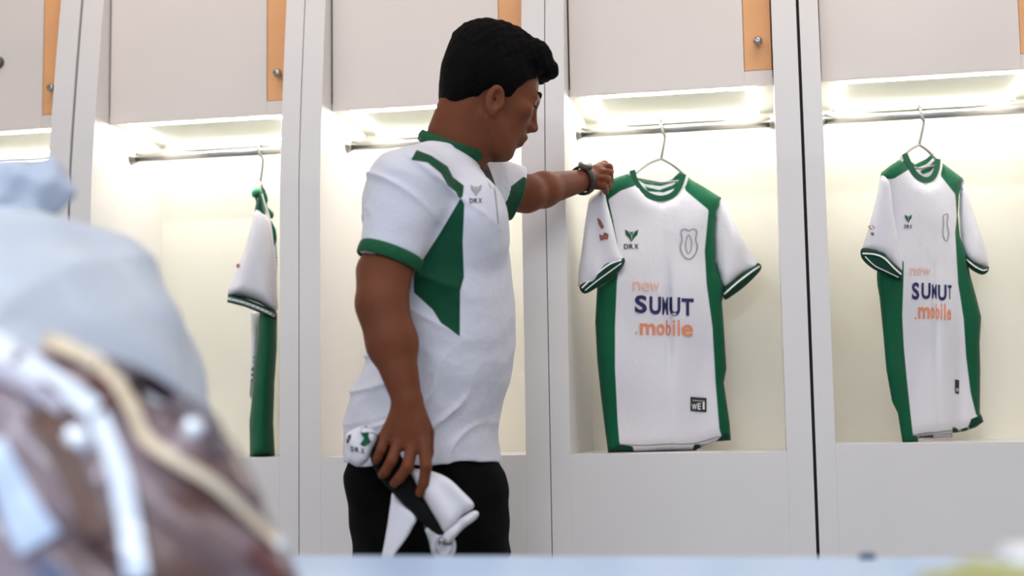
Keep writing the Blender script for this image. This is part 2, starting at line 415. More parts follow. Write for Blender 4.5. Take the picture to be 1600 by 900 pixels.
# ---- jersey in the fourth locker, its shoulder held by the man
def jersey_a():
    t = tag(empty('jersey', tuple(P(1035, 700, .18))), 'white and green football jersey held at its shoulder by the man', 'jersey', 'jerseys on hangers')
    cx = [900, 945, 1035, 1127, 1190]; cy = [.085, .10, .195, .265, .285]
    Yf = lambda x, y: np.interp(x, cx, cy)+0*np.asarray(y)
    def fold(x, y):
        low = np.clip((y-330)/250, 0, 1)
        f = .016*np.exp(-((x-(1044+.02*(y-480)))/5.0)**2)*np.clip((y-400)/60, 0, 1)*np.clip((640-y)/120, .25, 1)
        f += .006*low*np.sin((x-935)/205*2*math.pi*2.4+.004*y)
        f += .004*np.sin((x*.6+y*.8)/17)*np.clip((420-y)/120, 0, 1)
        f += .003*np.sin((x*.5-y*.9)/23)
        return f
    body = [(985, 270), (966, 276), (945, 284), (941, 300), (946, 335), (955, 385), (962, 425), (945, 440), (933, 448), (930, 503), (933, 561), (939, 620), (945, 668), (950, 707),
            (988, 706), (1040, 703), (1086, 703), (1118, 690), (1142, 688), (1140, 660), (1131, 598), (1135, 576), (1131, 510), (1128, 473), (1133, 448), (1122, 425), (1117, 380), (1118, 345), (1127, 309),
            (1100, 292), (1072, 276), (1066, 288), (1053, 304), (1034, 312), (1013, 305), (998, 290), (990, 277)]
    green = [[(986, 266), (960, 274), (940, 280), (935, 300), (950, 312), (970, 298), (996, 289)],
             [(936, 300), (950, 309), (958, 345), (965, 384), (962, 386), (950, 352), (941, 315)],
             [(1071, 272), (1133, 305), (1120, 330), (1117, 367), (1119, 410), (1140, 440), (1138, 510), (1142, 576), (1140, 598), (1150, 690), (1130, 690), (1124, 671), (1118, 598), (1113, 510), (1104, 444), (1101, 392), (1105, 350), (1107, 328), (1070, 297)],
             [(966, 425), (964, 440), (961, 510), (961, 576), (965, 657), (968, 694), (988, 697), (988, 712), (940, 712), (925, 560), (922, 440)]]
    dark = [[(958, 700), (968, 695), (990, 698), (990, 712), (948, 712)], [(1084, 694), (1104, 694), (1087, 705), (1082, 706)], [(1116, 692), (1132, 676), (1146, 680), (1146, 694)]]
    o, surf = garment('body', body, Yf, .030, JM, t, {'green': green, 'dark': dark}, fold, sp=4, L=22, smooth_out=False)
    # back of the shirt below the front hem
    garment('back_hem', [(985, 695), (1088, 692), (1088, 705), (1040, 707), (985, 707)], lambda x, y: Yf(x, y)+.018, .004, WHITE, t, sp=6, L=5, smooth_out=False)
    ribbon('hem_seam', [(968, 694), (1000, 696), (1045, 694), (1084, 693), (1124, 682)], 1.6, surf, GREYP, t, off=.0)
    # inside of the neck
    neck = [(984, 268), (1000, 280), (1022, 285), (1045, 281), (1062, 268), (1072, 272), (1074, 300), (1060, 318), (1030, 322), (1002, 312), (988, 290)]
    g = [[(984, 262), (1008, 281), (1030, 286), (1050, 280), (1066, 264), (1072, 272), (1053, 285), (1032, 291), (1008, 288), (985, 275)],
         [(1006, 291), (1030, 297), (1052, 289), (1068, 275), (1072, 283), (1056, 294), (1036, 301), (1012, 299)]]
    garment('neck_inside', neck, lambda x, y: Yf(x, y)+.032, .004, NECKM, t, {'green': g}, sp=3, L=5, smooth_out=False)
    cl = [(988, 266), (993, 283), (1004, 298), (1018, 307), (1034, 310), (1050, 305), (1061, 292), (1068, 272)]
    ys = lambda x, y, off=0: surf(x, y, off)-.004
    ribbon('collar', cl, 9, lambda x, y, o_: Yf(x, y)-.016-o_, GREEN, t, thick=.004)
    ribbon('piping', [(983, 270), (990, 289), (1002, 304), (1017, 313.5), (1035, 316.5), (1054, 311), (1067, 296), (1074, 275)], 4.5, lambda x, y, o_: Yf(x, y)-.014-o_, WHITEP, t, thick=.003)
    # sleeves
    sl = [(943, 296), (930, 303), (921, 312), (914, 350), (909, 390), (903, 430), (905, 450), (925, 448), (950, 425), (975, 408), (966, 388), (957, 350), (948, 316)]
    o2, s2 = garment('sleeve', sl, lambda x, y: Yf(x, y)-.035, .024, WHITE, t, None, lambda x, y: .005*np.sin((x*1.2-y*.25)/9), sp=4, L=16)
    print_poly('sleeve_patch', [[(933, 340), (938, 343), (944, 355), (940, 358), (935, 350)], [(936, 366), (942, 368), (944, 363), (951, 366), (950, 374), (944, 374), (938, 376)]], s2, BROWNP, t)
    cu = [(906, 446), (927, 426), (950, 408), (972, 402), (976, 411), (962, 430), (938, 446), (914, 459)]
    o3, s3 = garment('cuff', cu, lambda x, y: Yf(x, y)-.045, .014, DGREEN, t, None, None, sp=3, L=9)
    ribbon('cuff_stripe', [(909, 450), (930, 430), (952, 413), (971, 406)], 2.6, s3, WHITEP, t)
    ribbon('cuff_stripe', [(914, 454), (934, 438), (956, 422), (971, 411)], 1.8, s3, WHITEP, t)
    sr = [(1125, 308), (1140, 330), (1160, 368), (1184, 409), (1186, 420), (1160, 432), (1134, 450), (1124, 432), (1118, 405), (1116, 365), (1119, 330)]
    o4, s4 = garment('sleeve', sr, lambda x, y: Yf(x, y)+.008, .026, WHITE, t, None, lambda x, y: .005*np.sin((x*1.2+y*.3)/10), sp=4, L=16)
    cr = [(1131, 450), (1150, 434), (1172, 418), (1185, 411), (1189, 421), (1168, 444), (1146, 461), (1132, 468)]
    o5, s5 = garment('cuff', cr, lambda x, y: Yf(x, y)-.002, .022, DGREEN, t, None, None, sp=3, L=9)
    ribbon('cuff_stripe', [(1131, 460), (1150, 443), (1172, 426), (1187, 416)], 2.6, s5, WHITEP, t)
    # prints
    drx_logo(987, 368, 10.5, surf, t, GREEN)
    print_line('crest', [(1064, 361), (1071, 358), (1076, 361), (1082, 358), (1089, 361), (1087, 374), (1090, 386), (1085, 399), (1076, 405), (1067, 398), (1063, 386), (1066, 374)], 1.8, surf, GREYP, t)
    print_line('crest_leaf', [(1076, 367), (1081, 378), (1079, 392), (1075, 396), (1072, 388), (1072, 376)], 1.5, surf, GREYP, t)
    print_text('sponsor_new', [('n', 989, 1001, 440, 454, 0), ('e', 1003, 1015, 441, 455, 0), ('w', 1016, 1030, 442, 455, 0)], surf, PALEOR, t, bold=.0)
    print_text('sponsor_name', [('S', 992, 1011, 461, 489, .03), ('U', 1015, 1033, 463, 491, .03), ('M', 1035, 1044, 464, 492, .03), ('U', 1046, 1063, 464, 493, .03), ('T', 1065, 1084, 466, 493, .03)], surf, NAVY, t, bold=.032)
    print_text('sponsor_mobile', [('.', 993, 996, 518, 521, 0), ('m', 1000, 1024, 505, 523, .02), ('o', 1026, 1039, 506, 524, .02), ('b', 1041, 1048, 500, 524, 0), ('i', 1051, 1055, 500, 525, 0), ('l', 1059, 1062, 500, 525, 0), ('e', 1065, 1083, 507, 526, .02)], surf, ORANGEP, t, bold=.02)
    print_poly('hem_badge', [[(1079, 620), (1104, 622), (1104, 644), (1079, 642)]], surf, BADGE, t)
    print_text('badge_letters', [('W', 1081, 1089, 631, 640, 0), ('E', 1090, 1095, 630, 640, 0), ('I', 1098, 1101, 628, 640, 0)], surf, WHITEP, t, bold=.02, off=.0055)
    print_poly('badge_line', [[(1082, 624.5), (1101, 626), (1101, 628), (1082, 626.5)]], surf, GREYP, t, off=.0055)
    hanger('pale wire hanger carrying the jersey the man touches', 1033, 192, 248, (985, 277), (1078, 281), .135, .235)
jersey_a()

# ---- jersey in the rightmost locker
def jersey_b():
    t = tag(empty('jersey', tuple(P(1450, 690, .18))), 'white and green football jersey hanging in the rightmost locker', 'jersey', 'jerseys on hangers')
    k6 = lambda x, y: (1280+x/3, 150+y/3); k7 = lambda x, y: (1280+x/2.8125, 400+y/2.8125)
    cx = [1345, 1385, 1440, 1500, 1545]; cy = [.10, .115, .185, .275, .30]
    Yf = lambda x, y: np.interp(x, cx, cy)+0*np.asarray(y)
    def fold(x, y):
        low = np.clip((y-330)/250, 0, 1)
        return .006*low*np.sin((x-1370)/14+.006*y)+.012*np.exp(-((x-(1462+.02*(y-460)))/4.5)**2)*np.clip((y-400)/60, 0, 1)*np.clip((620-y)/100, .2, 1)+.003*np.sin((x*.6-y*.8)/21)
    body = [k6(395, 290), k6(340, 320), k6(290, 360), k6(285, 385), k6(315, 420), k6(330, 560), k6(345, 700), k6(330, 770), k6(272, 790), k6(270, 850), k7(256, 130), k7(265, 180), k7(280, 330), k7(295, 500), k7(320, 640), k7(345, 690), k7(367, 826), k7(432, 826),
            k7(438, 792), k7(500, 785), k7(585, 778), k7(640, 770), k7(690, 752), k7(722, 728), k7(715, 705), k7(706, 690), k7(708, 500), k7(705, 380), k7(712, 268), k7(690, 180), k7(665, 90), k6(690, 740), k6(660, 660), k6(650, 560), k6(655, 470), k6(672, 385),
            k6(620, 345), k6(572, 310), k6(560, 360), k6(535, 395), k6(500, 405), k6(460, 385), k6(430, 340), k6(410, 300)]
    green = [[k6(395, 280), k6(270, 350), k6(285, 385), k6(330, 390), k6(350, 388), k6(420, 345), k6(425, 330)],
             [k6(575, 305), k6(690, 385), k6(665, 470), k6(660, 560), k6(690, 740), k7(720, 180), k7(730, 280), k7(720, 720), k7(690, 700), k7(665, 600), k7(645, 440), k7(635, 280), k7(610, 120), k6(637, 640), k6(645, 560), k6(637, 460), k6(570, 375)],
             [k7(230, 20), k7(372, 20), k7(370, 120), k7(365, 260), k7(372, 400), k7(385, 540), k7(402, 700), k7(412, 785), k7(434, 792), k7(434, 835), k7(355, 835), k7(320, 690), k7(270, 500)]]
    dark = [[k7(585, 752), k7(598, 752), k7(612, 764), k7(655, 750), k7(668, 716), k7(715, 696), k7(735, 720), k7(715, 745), k7(660, 765), k7(620, 776), k7(585, 780)]]
    o, surf = garment('body', body, Yf, .030, JM, t, {'green': green, 'dark': dark}, fold, sp=4, L=20, smooth_out=False)
    garment('back_hem', [k7(430, 785), k7(585, 770), k7(585, 795), k7(500, 800), k7(430, 800)], lambda x, y: Yf(x, y)+.018, .004, WHITE, t, sp=6, L=5, smooth_out=False)
    ribbon('hem_seam', [k7(412, 788), k7(470, 781), k7(530, 774), k7(585, 768)], 1.6, surf, GREYP, t, off=.0)
    neck = [k6(400, 285), k6(450, 320), k6(500, 295), k6(535, 265), k6(560, 285), k6(572, 320), k6(560, 380), k6(530, 410), k6(490, 412), k6(450, 390), k6(425, 345)]
    g = [[k6(420, 300), k6(450, 315), k6(490, 300), k6(530, 262), k6(545, 280), k6(500, 322), k6(460, 338), k6(436, 335)], [k6(470, 350), k6(510, 335), k6(555, 285), k6(562, 310), k6(520, 355), k6(485, 368)]]
    garment('neck_inside', neck, lambda x, y: Yf(x, y)+.032, .004, NECKM, t, {'green': g}, sp=3, L=5, smooth_out=False)
    ribbon('collar', [k6(400, 270), k6(425, 325), k6(455, 370), k6(495, 393), k6(530, 383), k6(550, 345), k6(556, 295)], 9, lambda x, y, o_: Yf(x, y)-.016-o_, GREEN, t, thick=.004)
    ribbon('piping', [k6(382, 285), k6(410, 340), k6(445, 388), k6(495, 413), k6(540, 398), k6(566, 355), k6(574, 308)], 4, lambda x, y, o_: Yf(x, y)-.014-o_, WHITEP, t, thick=.003)
    sl = [k6(290, 375), k6(275, 440), k6(255, 530), k6(225, 640), k6(205, 720), k6(260, 735), k6(310, 755), k6(380, 835), k6(393, 790), k6(375, 690), k6(350, 560), k6(335, 430), k6(320, 390)]
    o2, s2 = garment('sleeve', sl, lambda x, y: Yf(x, y)-.03, .024, WHITE, t, None, lambda x, y: .004*np.sin((x*1.2-y*.2)/9), sp=4, L=16)
    print_poly('sleeve_patch', [[k6(228, 610), k6(250, 606), k6(262, 618), k6(240, 626)], [k6(240, 640), k6(256, 640), k6(256, 655), k6(244, 652)]], s2, BROWNP, t)
    cu = [k6(205, 712), k6(300, 735), k6(320, 760), k6(385, 815), k6(392, 850), k6(375, 862), k6(330, 840), k6(260, 815), k6(200, 762)]
    o3, s3 = garment('cuff', cu, lambda x, y: Yf(x, y)-.045, .014, DGREEN, t, None, None, sp=3, L=8)
    ribbon('cuff_stripe', [k6(203, 738), k6(260, 742), k6(305, 760), k6(350, 805), k6(385, 836)], 2.6, s3, WHITEP, t)
    ribbon('cuff_stripe', [k6(215, 752), k6(260, 795), k6(310, 820), k6(372, 850)], 1.8, s3, WHITEP, t)
    sr = [k6(672, 390), k6(690, 440), k6(730, 560), k6(770, 680), k6(795, 790), k6(760, 800), k6(700, 770), k6(672, 720), k6(660, 640), k6(655, 540), k6(660, 450)]
    o4, s4 = garment('sleeve', sr, lambda x, y: Yf(x, y)+.012, .024, WHITE, t, None, lambda x, y: .004*np.sin((x+y*.3)/8), sp=4, L=14)
    cr = [k6(680, 740), k6(720, 775), k6(770, 800), k6(795, 800), k6(790, 825), k6(765, 838), k6(730, 825), k6(700, 800)]
    o5, s5 = garment('cuff', cr, lambda x, y: Yf(x, y)-.002, .016, DGREEN, t, None, None, sp=3, L=7)
    ribbon('cuff_stripe', [k6(690, 765), k6(725, 795), k6(765, 816), k6(790, 812)], 2, s5, WHITEP, t)
    drx_logo(k6(418, 575)[0], k6(418, 575)[1], 7.5, surf, t, GREEN, sx=.75)
    print_line('crest', [k6(582, 565), k6(592, 555), k6(605, 558), k6(600, 600), k6(608, 640), k6(600, 678), k6(588, 670), k6(580, 640), k6(584, 600)], 1.5, surf, GREYP, t)
    print_text('sponsor_new', [('n', *_b(k7, 400, 425, 52, 84), 0), ('e', *_b(k7, 430, 452, 52, 85), 0), ('w', *_b(k7, 455, 490, 53, 85), 0)], surf, PALEOR, t, bold=.0)
    print_text('sponsor_name', [('S', *_b(k7, 408, 440, 116, 192), 0), ('U', *_b(k7, 450, 490, 118, 190), 0), ('M', *_b(k7, 496, 516, 124, 188), 0), ('U', *_b(k7, 522, 560, 126, 196), 0), ('T', *_b(k7, 566, 582, 128, 190), 0)], surf, NAVY, t, bold=.032)
    print_text('sponsor_mobile', [('.', *_b(k7, 420, 428, 268, 278), 0), ('m', *_b(k7, 436, 486, 224, 276), 0), ('o', *_b(k7, 490, 508, 226, 276), 0), ('b', *_b(k7, 512, 528, 210, 276), 0), ('i', *_b(k7, 534, 542, 208, 280), 0), ('l', *_b(k7, 550, 556, 210, 282), 0), ('e', *_b(k7, 562, 580, 234, 282), 0)], surf, ORANGEP, t, bold=.02)
    print_poly('hem_badge', [[k7(597, 542), k7(616, 546), k7(614, 606), k7(598, 604)]], surf, BADGE, t)
    print_text('badge_letters', [('W', *_b(k7, 600, 613, 580, 598), 0)], surf, WHITEP, t, bold=.02, off=.0055)
    hanger('pale wire hanger hooked on the rail of the rightmost locker', 1436, 172, 226, (1400, 256), (1470, 258), .15, .225)
def _b(k, x0, x1, y0, y1):
    a = k(x0, y0); b = k(x1, y1); return a[0], b[0], a[1], b[1]
jersey_b()

# ---- jersey seen edge-on in the second locker
def jersey_c():
    t = tag(empty('jersey', tuple(P(410, 710, .2))), 'white and green football jersey seen edge-on beside the sack', 'jersey', 'jerseys on hangers')
    k = lambda x, y: (340+x/2.8125, 180+y/2.8125); k2 = lambda x, y: (340+x/2.8125, 440+y/2.8125)
    Yf = lambda x, y: .19+.0006*(np.asarray(x, float)-410)*1.5+0*np.asarray(y)
    body = [k2(185, 130), k2(175, 240), k2(160, 400), k2(148, 540), k2(140, 610), k2(142, 768), k2(252, 768), k2(245, 620), k2(250, 450), k2(260, 300), k2(262, 140), k2(225, 120)]
    GR = cloth_mat('jersey_side_cloth', GREEN_C, [('pale', lin(205, 208, 208), .8), ('dark', DGREEN_C, 1.5)])
    garment('body', body, lambda x, y: Yf(x, y)+.0, .09, GR, t, {'pale': [[k2(130, 110), k2(186, 110), k2(176, 240), k2(160, 400), k2(150, 520), k2(120, 520)]], 'dark': [[k2(130, 608), k2(146, 612), k2(150, 668), k2(130, 670)], [k2(225, 120), k2(262, 120), k2(262, 180), k2(240, 170)]]},
            lambda x, y: .006*np.sin((x+.05*y)/6), sp=4, L=20, smooth_out=False)
    garment('back_panel', [k2(146, 130), k2(190, 130), k2(178, 240), k2(160, 420), k2(148, 520), k2(142, 500), k2(150, 300)], lambda x, y: Yf(x, y)+.08, .006, WHITE, t, sp=4, L=8, smooth_out=False)
    sl = [k(165, 420), k(140, 510), k(115, 600), k(75, 700), k(45, 785), k(110, 800), k(190, 830), k(258, 862), k(262, 780), k(258, 680), k(246, 570), k(225, 470), k(200, 430)]
    o2, s2 = garment('sleeve', sl, lambda x, y: Yf(x, y)-.05, .05, WHITE, t, None, lambda x, y: .004*np.sin((x*1.2-y*.3)/10), sp=4, L=22)
    print_poly('sleeve_patch', [[k(82, 656), k(94, 652), k(100, 664), k(92, 672), k(84, 670)]], s2, BROWNP, t)
    cu = [k(46, 783), k(120, 803), k(190, 832), k(258, 862), k(258, 898), k(190, 870), k(120, 842), k(42, 822)]
    o3, s3 = garment('cuff', cu, lambda x, y: Yf(x, y)-.055, .054, DGREEN, t, None, None, sp=3, L=7, smooth_out=False)
    ribbon('cuff_stripe', [k(44, 805), k(120, 825), k(190, 852), k(252, 882)], 4, s3, WHITEP, t)
    garment('shoulder', [k(150, 340), k(165, 322), k(192, 325), k(206, 370), k(212, 420), k(205, 446), k(165, 424), k(168, 380)], lambda x, y: Yf(x, y)-.01, .05, GREEN, t, None, lambda x, y: .004*np.sin((x+y)/4), sp=3, L=8)
    garment('shoulder', [k(196, 310), k(212, 335), k(222, 370), k(218, 400), k(246, 430), k(240, 455), k(222, 440), k(206, 390), k(200, 350)], lambda x, y: Yf(x, y)+.05, .02, GREEN, t, None, None, sp=3, L=6)
    garment('collar', [k(148, 342), k(160, 322), k(185, 320), k(192, 338), k(170, 352), k(156, 362)], lambda x, y: Yf(x, y)-.03, .04, mat('collar_green', lin(62, 165, 120), .7, noise=.1), t, None, None, sp=3, L=5)
    garment('front_panel', [k(228, 460), k(250, 490), k(260, 530), k(262, 690), k(256, 680), k(244, 560)], lambda x, y: Yf(x, y)+.03, .02, JM, t, {'green': [[k(226, 450), k(252, 480), k(262, 530), k(258, 556), k(242, 590), k(236, 520)]], 'dark': []}, None, sp=3, L=5)
    ribbon('piping', [k(196, 345), k(210, 395), k(228, 450), k(243, 560), k(256, 680)], 2.6, lambda x, y, o_: Yf(x, y)-.062-o_, WHITEP, t, thick=.003)
    hanger('pale wire hanger carrying the edge-on jersey beside the sack', 407, 228, 284, (404, 312), (413, 316), .13, .27)
jersey_c()

# ------------------------------------------------------------------ smooth solid modelling (distance fields -> surface nets)
class Field:
    def __init__(s, lo, hi, h):
        s.lo = np.array(lo, float); s.h = h; s.n = np.ceil((np.array(hi)-s.lo)/h).astype(int)+1
        s.v = np.full(s.n, .08, np.float32)
        s.ax = [(s.lo[i]+h*np.arange(s.n[i])).astype(np.float32) for i in range(3)]
    def sub(s, lo, hi):
        a = np.clip(np.floor((np.array(lo)-s.lo)/s.h).astype(int), 0, s.n); b = np.clip(np.ceil((np.array(hi)-s.lo)/s.h).astype(int)+1, 0, s.n)
        sl = tuple(slice(a[i], b[i]) for i in range(3))
        X = s.ax[0][sl[0]][:, None, None]; Y = s.ax[1][sl[1]][None, :, None]; Z = s.ax[2][sl[2]][None, None, :]
        return sl, X, Y, Z
    def put(s, d, sl, k, op='u'):
        a = s.v[sl]
        if a.size == 0: return
        if op == 'u':
            if k > 0:
                hh = np.clip(.5+.5*(d-a)/k, 0, 1); s.v[sl] = d*(1-hh)+a*hh-k*hh*(1-hh)
            else: s.v[sl] = np.minimum(a, d)
        elif op == 's':
            d = -d
            if k > 0:
                hh = np.clip(.5-.5*(d-a)/k, 0, 1); s.v[sl] = d*(1-hh)+a*hh+k*hh*(1-hh)
            else: s.v[sl] = np.maximum(a, d)
    def cone(s, a, b, ra, rb, k=.01, op='u', cut=None):
        a = np.array(a, float); b = np.array(b, float); m = max(ra, rb)+k+.012
        sl, X, Y, Z = s.sub(np.minimum(a, b)-m, np.maximum(a, b)+m); e = b-a; L2 = max(float(e @ e), 1e-12)
        t = np.clip(((X-a[0])*e[0]+(Y-a[1])*e[1]+(Z-a[2])*e[2])/L2, 0, 1)
        d = np.sqrt((X-a[0]-t*e[0])**2+(Y-a[1]-t*e[1])**2+(Z-a[2]-t*e[2])**2)-(ra+(rb-ra)*t)
        if cut is not None:
            for c0, n in cut:
                n = np.array(n, float)/np.linalg.norm(n)
                d = np.maximum(d, (X-c0[0])*n[0]+(Y-c0[1])*n[1]+(Z-c0[2])*n[2])
        s.put(d.astype(np.float32), sl, k, op)
    def ell(s, c, r, k=.01, R=None, op='u'):
        c = np.array(c, float); r = np.array(r, float); m = float(max(r))+k+.012
        sl, X, Y, Z = s.sub(c-m, c+m); X = X-c[0]; Y = Y-c[1]; Z = Z-c[2]
        if R is None: u, v, w_ = X, Y, Z
        else: u, v, w_ = [X*R[i][0]+Y*R[i][1]+Z*R[i][2] for i in range(3)]
        k0 = np.sqrt((u/r[0])**2+(v/r[1])**2+(w_/r[2])**2); k1 = np.sqrt((u/r[0]**2)**2+(v/r[1]**2)**2+(w_/r[2]**2)**2)+1e-9
        s.put((k0*(k0-1)/k1).astype(np.float32), sl, k, op)
    def loft(s, z, cx, cy, a, b, k=.01, p=2.0, round_=.02):
        """stack of ellipses; arrays ascending in z"""
        z, cx, cy, a, b = [np.array(q, float) for q in (z, cx, cy, a, b)]
        sl, X, Y, Z = s.sub((np.min(cx-a)-.05, np.min(cy-b)-.05, z[0]-.05), (np.max(cx+a)+.05, np.max(cy+b)+.05, z[-1]+.05))
        zz = Z[0, 0]; f = lambda q: np.interp(zz, z, q).astype(np.float32)[None, None, :]
        A, B = f(a), f(b); u = np.abs(X-f(cx))/A; v = np.abs(Y-f(cy))/B
        d = ((u**p+v**p)**(1/p)-1)*np.minimum(A, B)
        dz = np.maximum(z[0]-Z, Z-z[-1])
        d = np.maximum(d, dz)
        s.put(d.astype(np.float32), sl, k)
    def mesh(s):
        v = s.v; n = s.n; S = v < 0
        c = [S[i:n[0]-1+i, j:n[1]-1+j, k:n[2]-1+k] for i in (0, 1) for j in (0, 1) for k in (0, 1)]
        any_ = c[0].copy(); all_ = c[0].copy()
        for q in c[1:]: any_ |= q; all_ &= q
        act = any_ & ~all_; idx = np.argwhere(act)
        acc = np.zeros((len(idx), 3)); cnt = np.zeros(len(idx))
        off = [(i, j, k) for i in (0, 1) for j in (0, 1) for k in (0, 1)]
        for p in off:
            for ax in range(3):
                if p[ax] == 1: continue
                q = list(p); q[ax] = 1
                va = v[idx[:, 0]+p[0], idx[:, 1]+p[1], idx[:, 2]+p[2]]; vb = v[idx[:, 0]+q[0], idx[:, 1]+q[1], idx[:, 2]+q[2]]
                m = (va < 0) != (vb < 0); t = np.where(m, va/np.where(m, va-vb, 1), 0)
                pos = np.array(p, float)[None, :]+t[:, None]*(np.array(q)-np.array(p))[None, :]
                acc += pos*m[:, None]; cnt += m
        V = s.lo+s.h*(idx+acc/cnt[:, None])
        vid = np.full(act.shape, -1, np.int32); vid[act] = np.arange(len(idx)); Q = []
        for ax in range(3):
            o1, o2 = [(1, 2), (2, 0), (0, 1)][ax]
            sa = [slice(None)]*3; sb = [slice(None)]*3; sa[ax] = slice(0, n[ax]-1); sb[ax] = slice(1, n[ax])
            ch = S[tuple(sa)] != S[tuple(sb)]; e = np.argwhere(ch)
            e = e[(e[:, o1] > 0) & (e[:, o2] > 0) & (e[:, o1] < n[o1]-1) & (e[:, o2] < n[o2]-1)]
            def g(d1, d2):
                t = e.copy(); t[:, o1] -= d1; t[:, o2] -= d2; return vid[t[:, 0], t[:, 1], t[:, 2]]
            q = np.stack([g(1, 1), g(0, 1), g(0, 0), g(1, 0)], 1); inside = S[e[:, 0], e[:, 1], e[:, 2]]
            q[~inside] = q[~inside][:, ::-1]; Q.append(q)
        return V, np.concatenate(Q)
    def build(s, name, material, parent=None, relax=1):
        V, Q = s.mesh()
        me = bpy.data.meshes.new(name); me.vertices.add(len(V)); me.loops.add(Q.size); me.polygons.add(len(Q))
        if relax:
            for _ in range(relax):
                A = np.zeros_like(V); N = np.zeros(len(V))
                for i in range(4):
                    np.add.at(A, Q[:, i], V[Q[:, (i+1) % 4]]+V[Q[:, i-1]]); np.add.at(N, Q[:, i], 2)
                V = .5*V+.5*A/np.maximum(N, 1)[:, None]
        me.vertices.foreach_set('co', V.astype(np.float32).ravel()); me.loops.foreach_set('vertex_index', Q.astype(np.int32).ravel())
        me.polygons.foreach_set('loop_start', np.arange(0, Q.size, 4, dtype=np.int32))
        me.update(calc_edges=True); me.validate()
        me.polygons.foreach_set('use_smooth', np.ones(len(me.polygons), bool))
        s.V = V; s.Q = Q
        return link(name, me, material, parent)

# ------------------------------------------------------------------ the man
MY = -.45
man = tag(empty('person', (-.66, MY, 0)), 'man in white and green polo shirt and black trousers reaching for a jersey', 'person')
SHR = P(640, 292, -.625); ELR = P(597, 478, -.705); WRR = P(637, 628, -.725)
SHL = P(748, 292, -.27); ELL = P(822, 303, -.175); WRL = P(914, 281, -.005)
HC = P(767, 150, MY+.01); hy = math.radians(29); hp = math.radians(18)
f0 = np.array([math.cos(hy), math.sin(hy), 0]); hr = np.array([math.sin(hy), -math.cos(hy), 0]); zz_ = np.array([0, 0, 1.])
hf = math.cos(hp)*f0-math.sin(hp)*zz_; ht = math.sin(hp)*f0+math.cos(hp)*zz_; HR = np.array([hf, hr, ht])
def H(f, r, t): return HC+hf*f+hr*r+ht*t
NB = P(702, 240, MY)       # base of the neck

def hand_right(fd):
    y0 = -.735
    kn = [(661, 690), (645, 698), (624, 692), (605, 680)]
    for (x, y) in kn: fd.cone(WRR+np.array([0, 0, .0]), P(x, y, y0+.005), .021, .0145, .012)
    fd.ell(P(640, 660, y0+.006), (.034, .016, .04), .012)
    chains = [([(661, 690, y0), (666, 728, y0-.012), (662, 755, y0-.006), (656, 770, y0+.002)], (.0118, .0108, .0098, .0088)),
              ([(644, 697, y0), (637, 729, y0-.016), (624, 747, y0-.010), (616, 755, y0+.001)], (.0118, .0108, .0098, .0086)),
              ([(622, 691, y0), (612, 720, y0-.014), (602, 737, y0-.008), (597, 742, y0+.002)], (.0112, .0102, .0094, .0082)),
              ([(603, 679, y0+.002), (596, 702, y0-.010), (590, 716, y0-.004), (588, 721, y0+.004)], (.0100, .0092, .0084, .0074)),
              ([(652, 645, y0+.018), (667, 676, y0+.034), (668, 706, y0+.040), (664, 730, y0+.036)], (.017, .0135, .0115, .0095))]
    for pts, rr in chains:
        for i in range(3):
            fd.cone(P(*pts[i]), P(*pts[i+1]), rr[i], rr[i+1], .003)
def hand_left(fd):
    g = P(946, 283, .060); fd.cone(WRL, P(934, 277, .030), .023, .024, .012)
    fd.ell(P(936, 277, .035), (.026, .030, .026), .010)
    for i, (a, b, c) in enumerate([((938, 262, .045), (951, 262, .035), (951, 276, .070)), ((936, 270, .02), (951, 271, .008), (953, 284, .046)),
                                   ((933, 280, .008), (948, 281, -.002), (951, 292, .036)), ((930, 290, .0), (943, 291, -.006), (947, 300, .026))]):
        r = (.0115, .0115, .011, .0095)[i]
        fd.cone(P(*a), P(*b), r, r*.95, .003); fd.cone(P(*b), P(*c), r*.95, r*.8, .003)
    fd.cone(P(930, 266, .02), P(944, 258, .065), .013, .0115, .006); fd.cone(P(944, 258, .065), P(954, 268, .082), .0115, .009, .003)

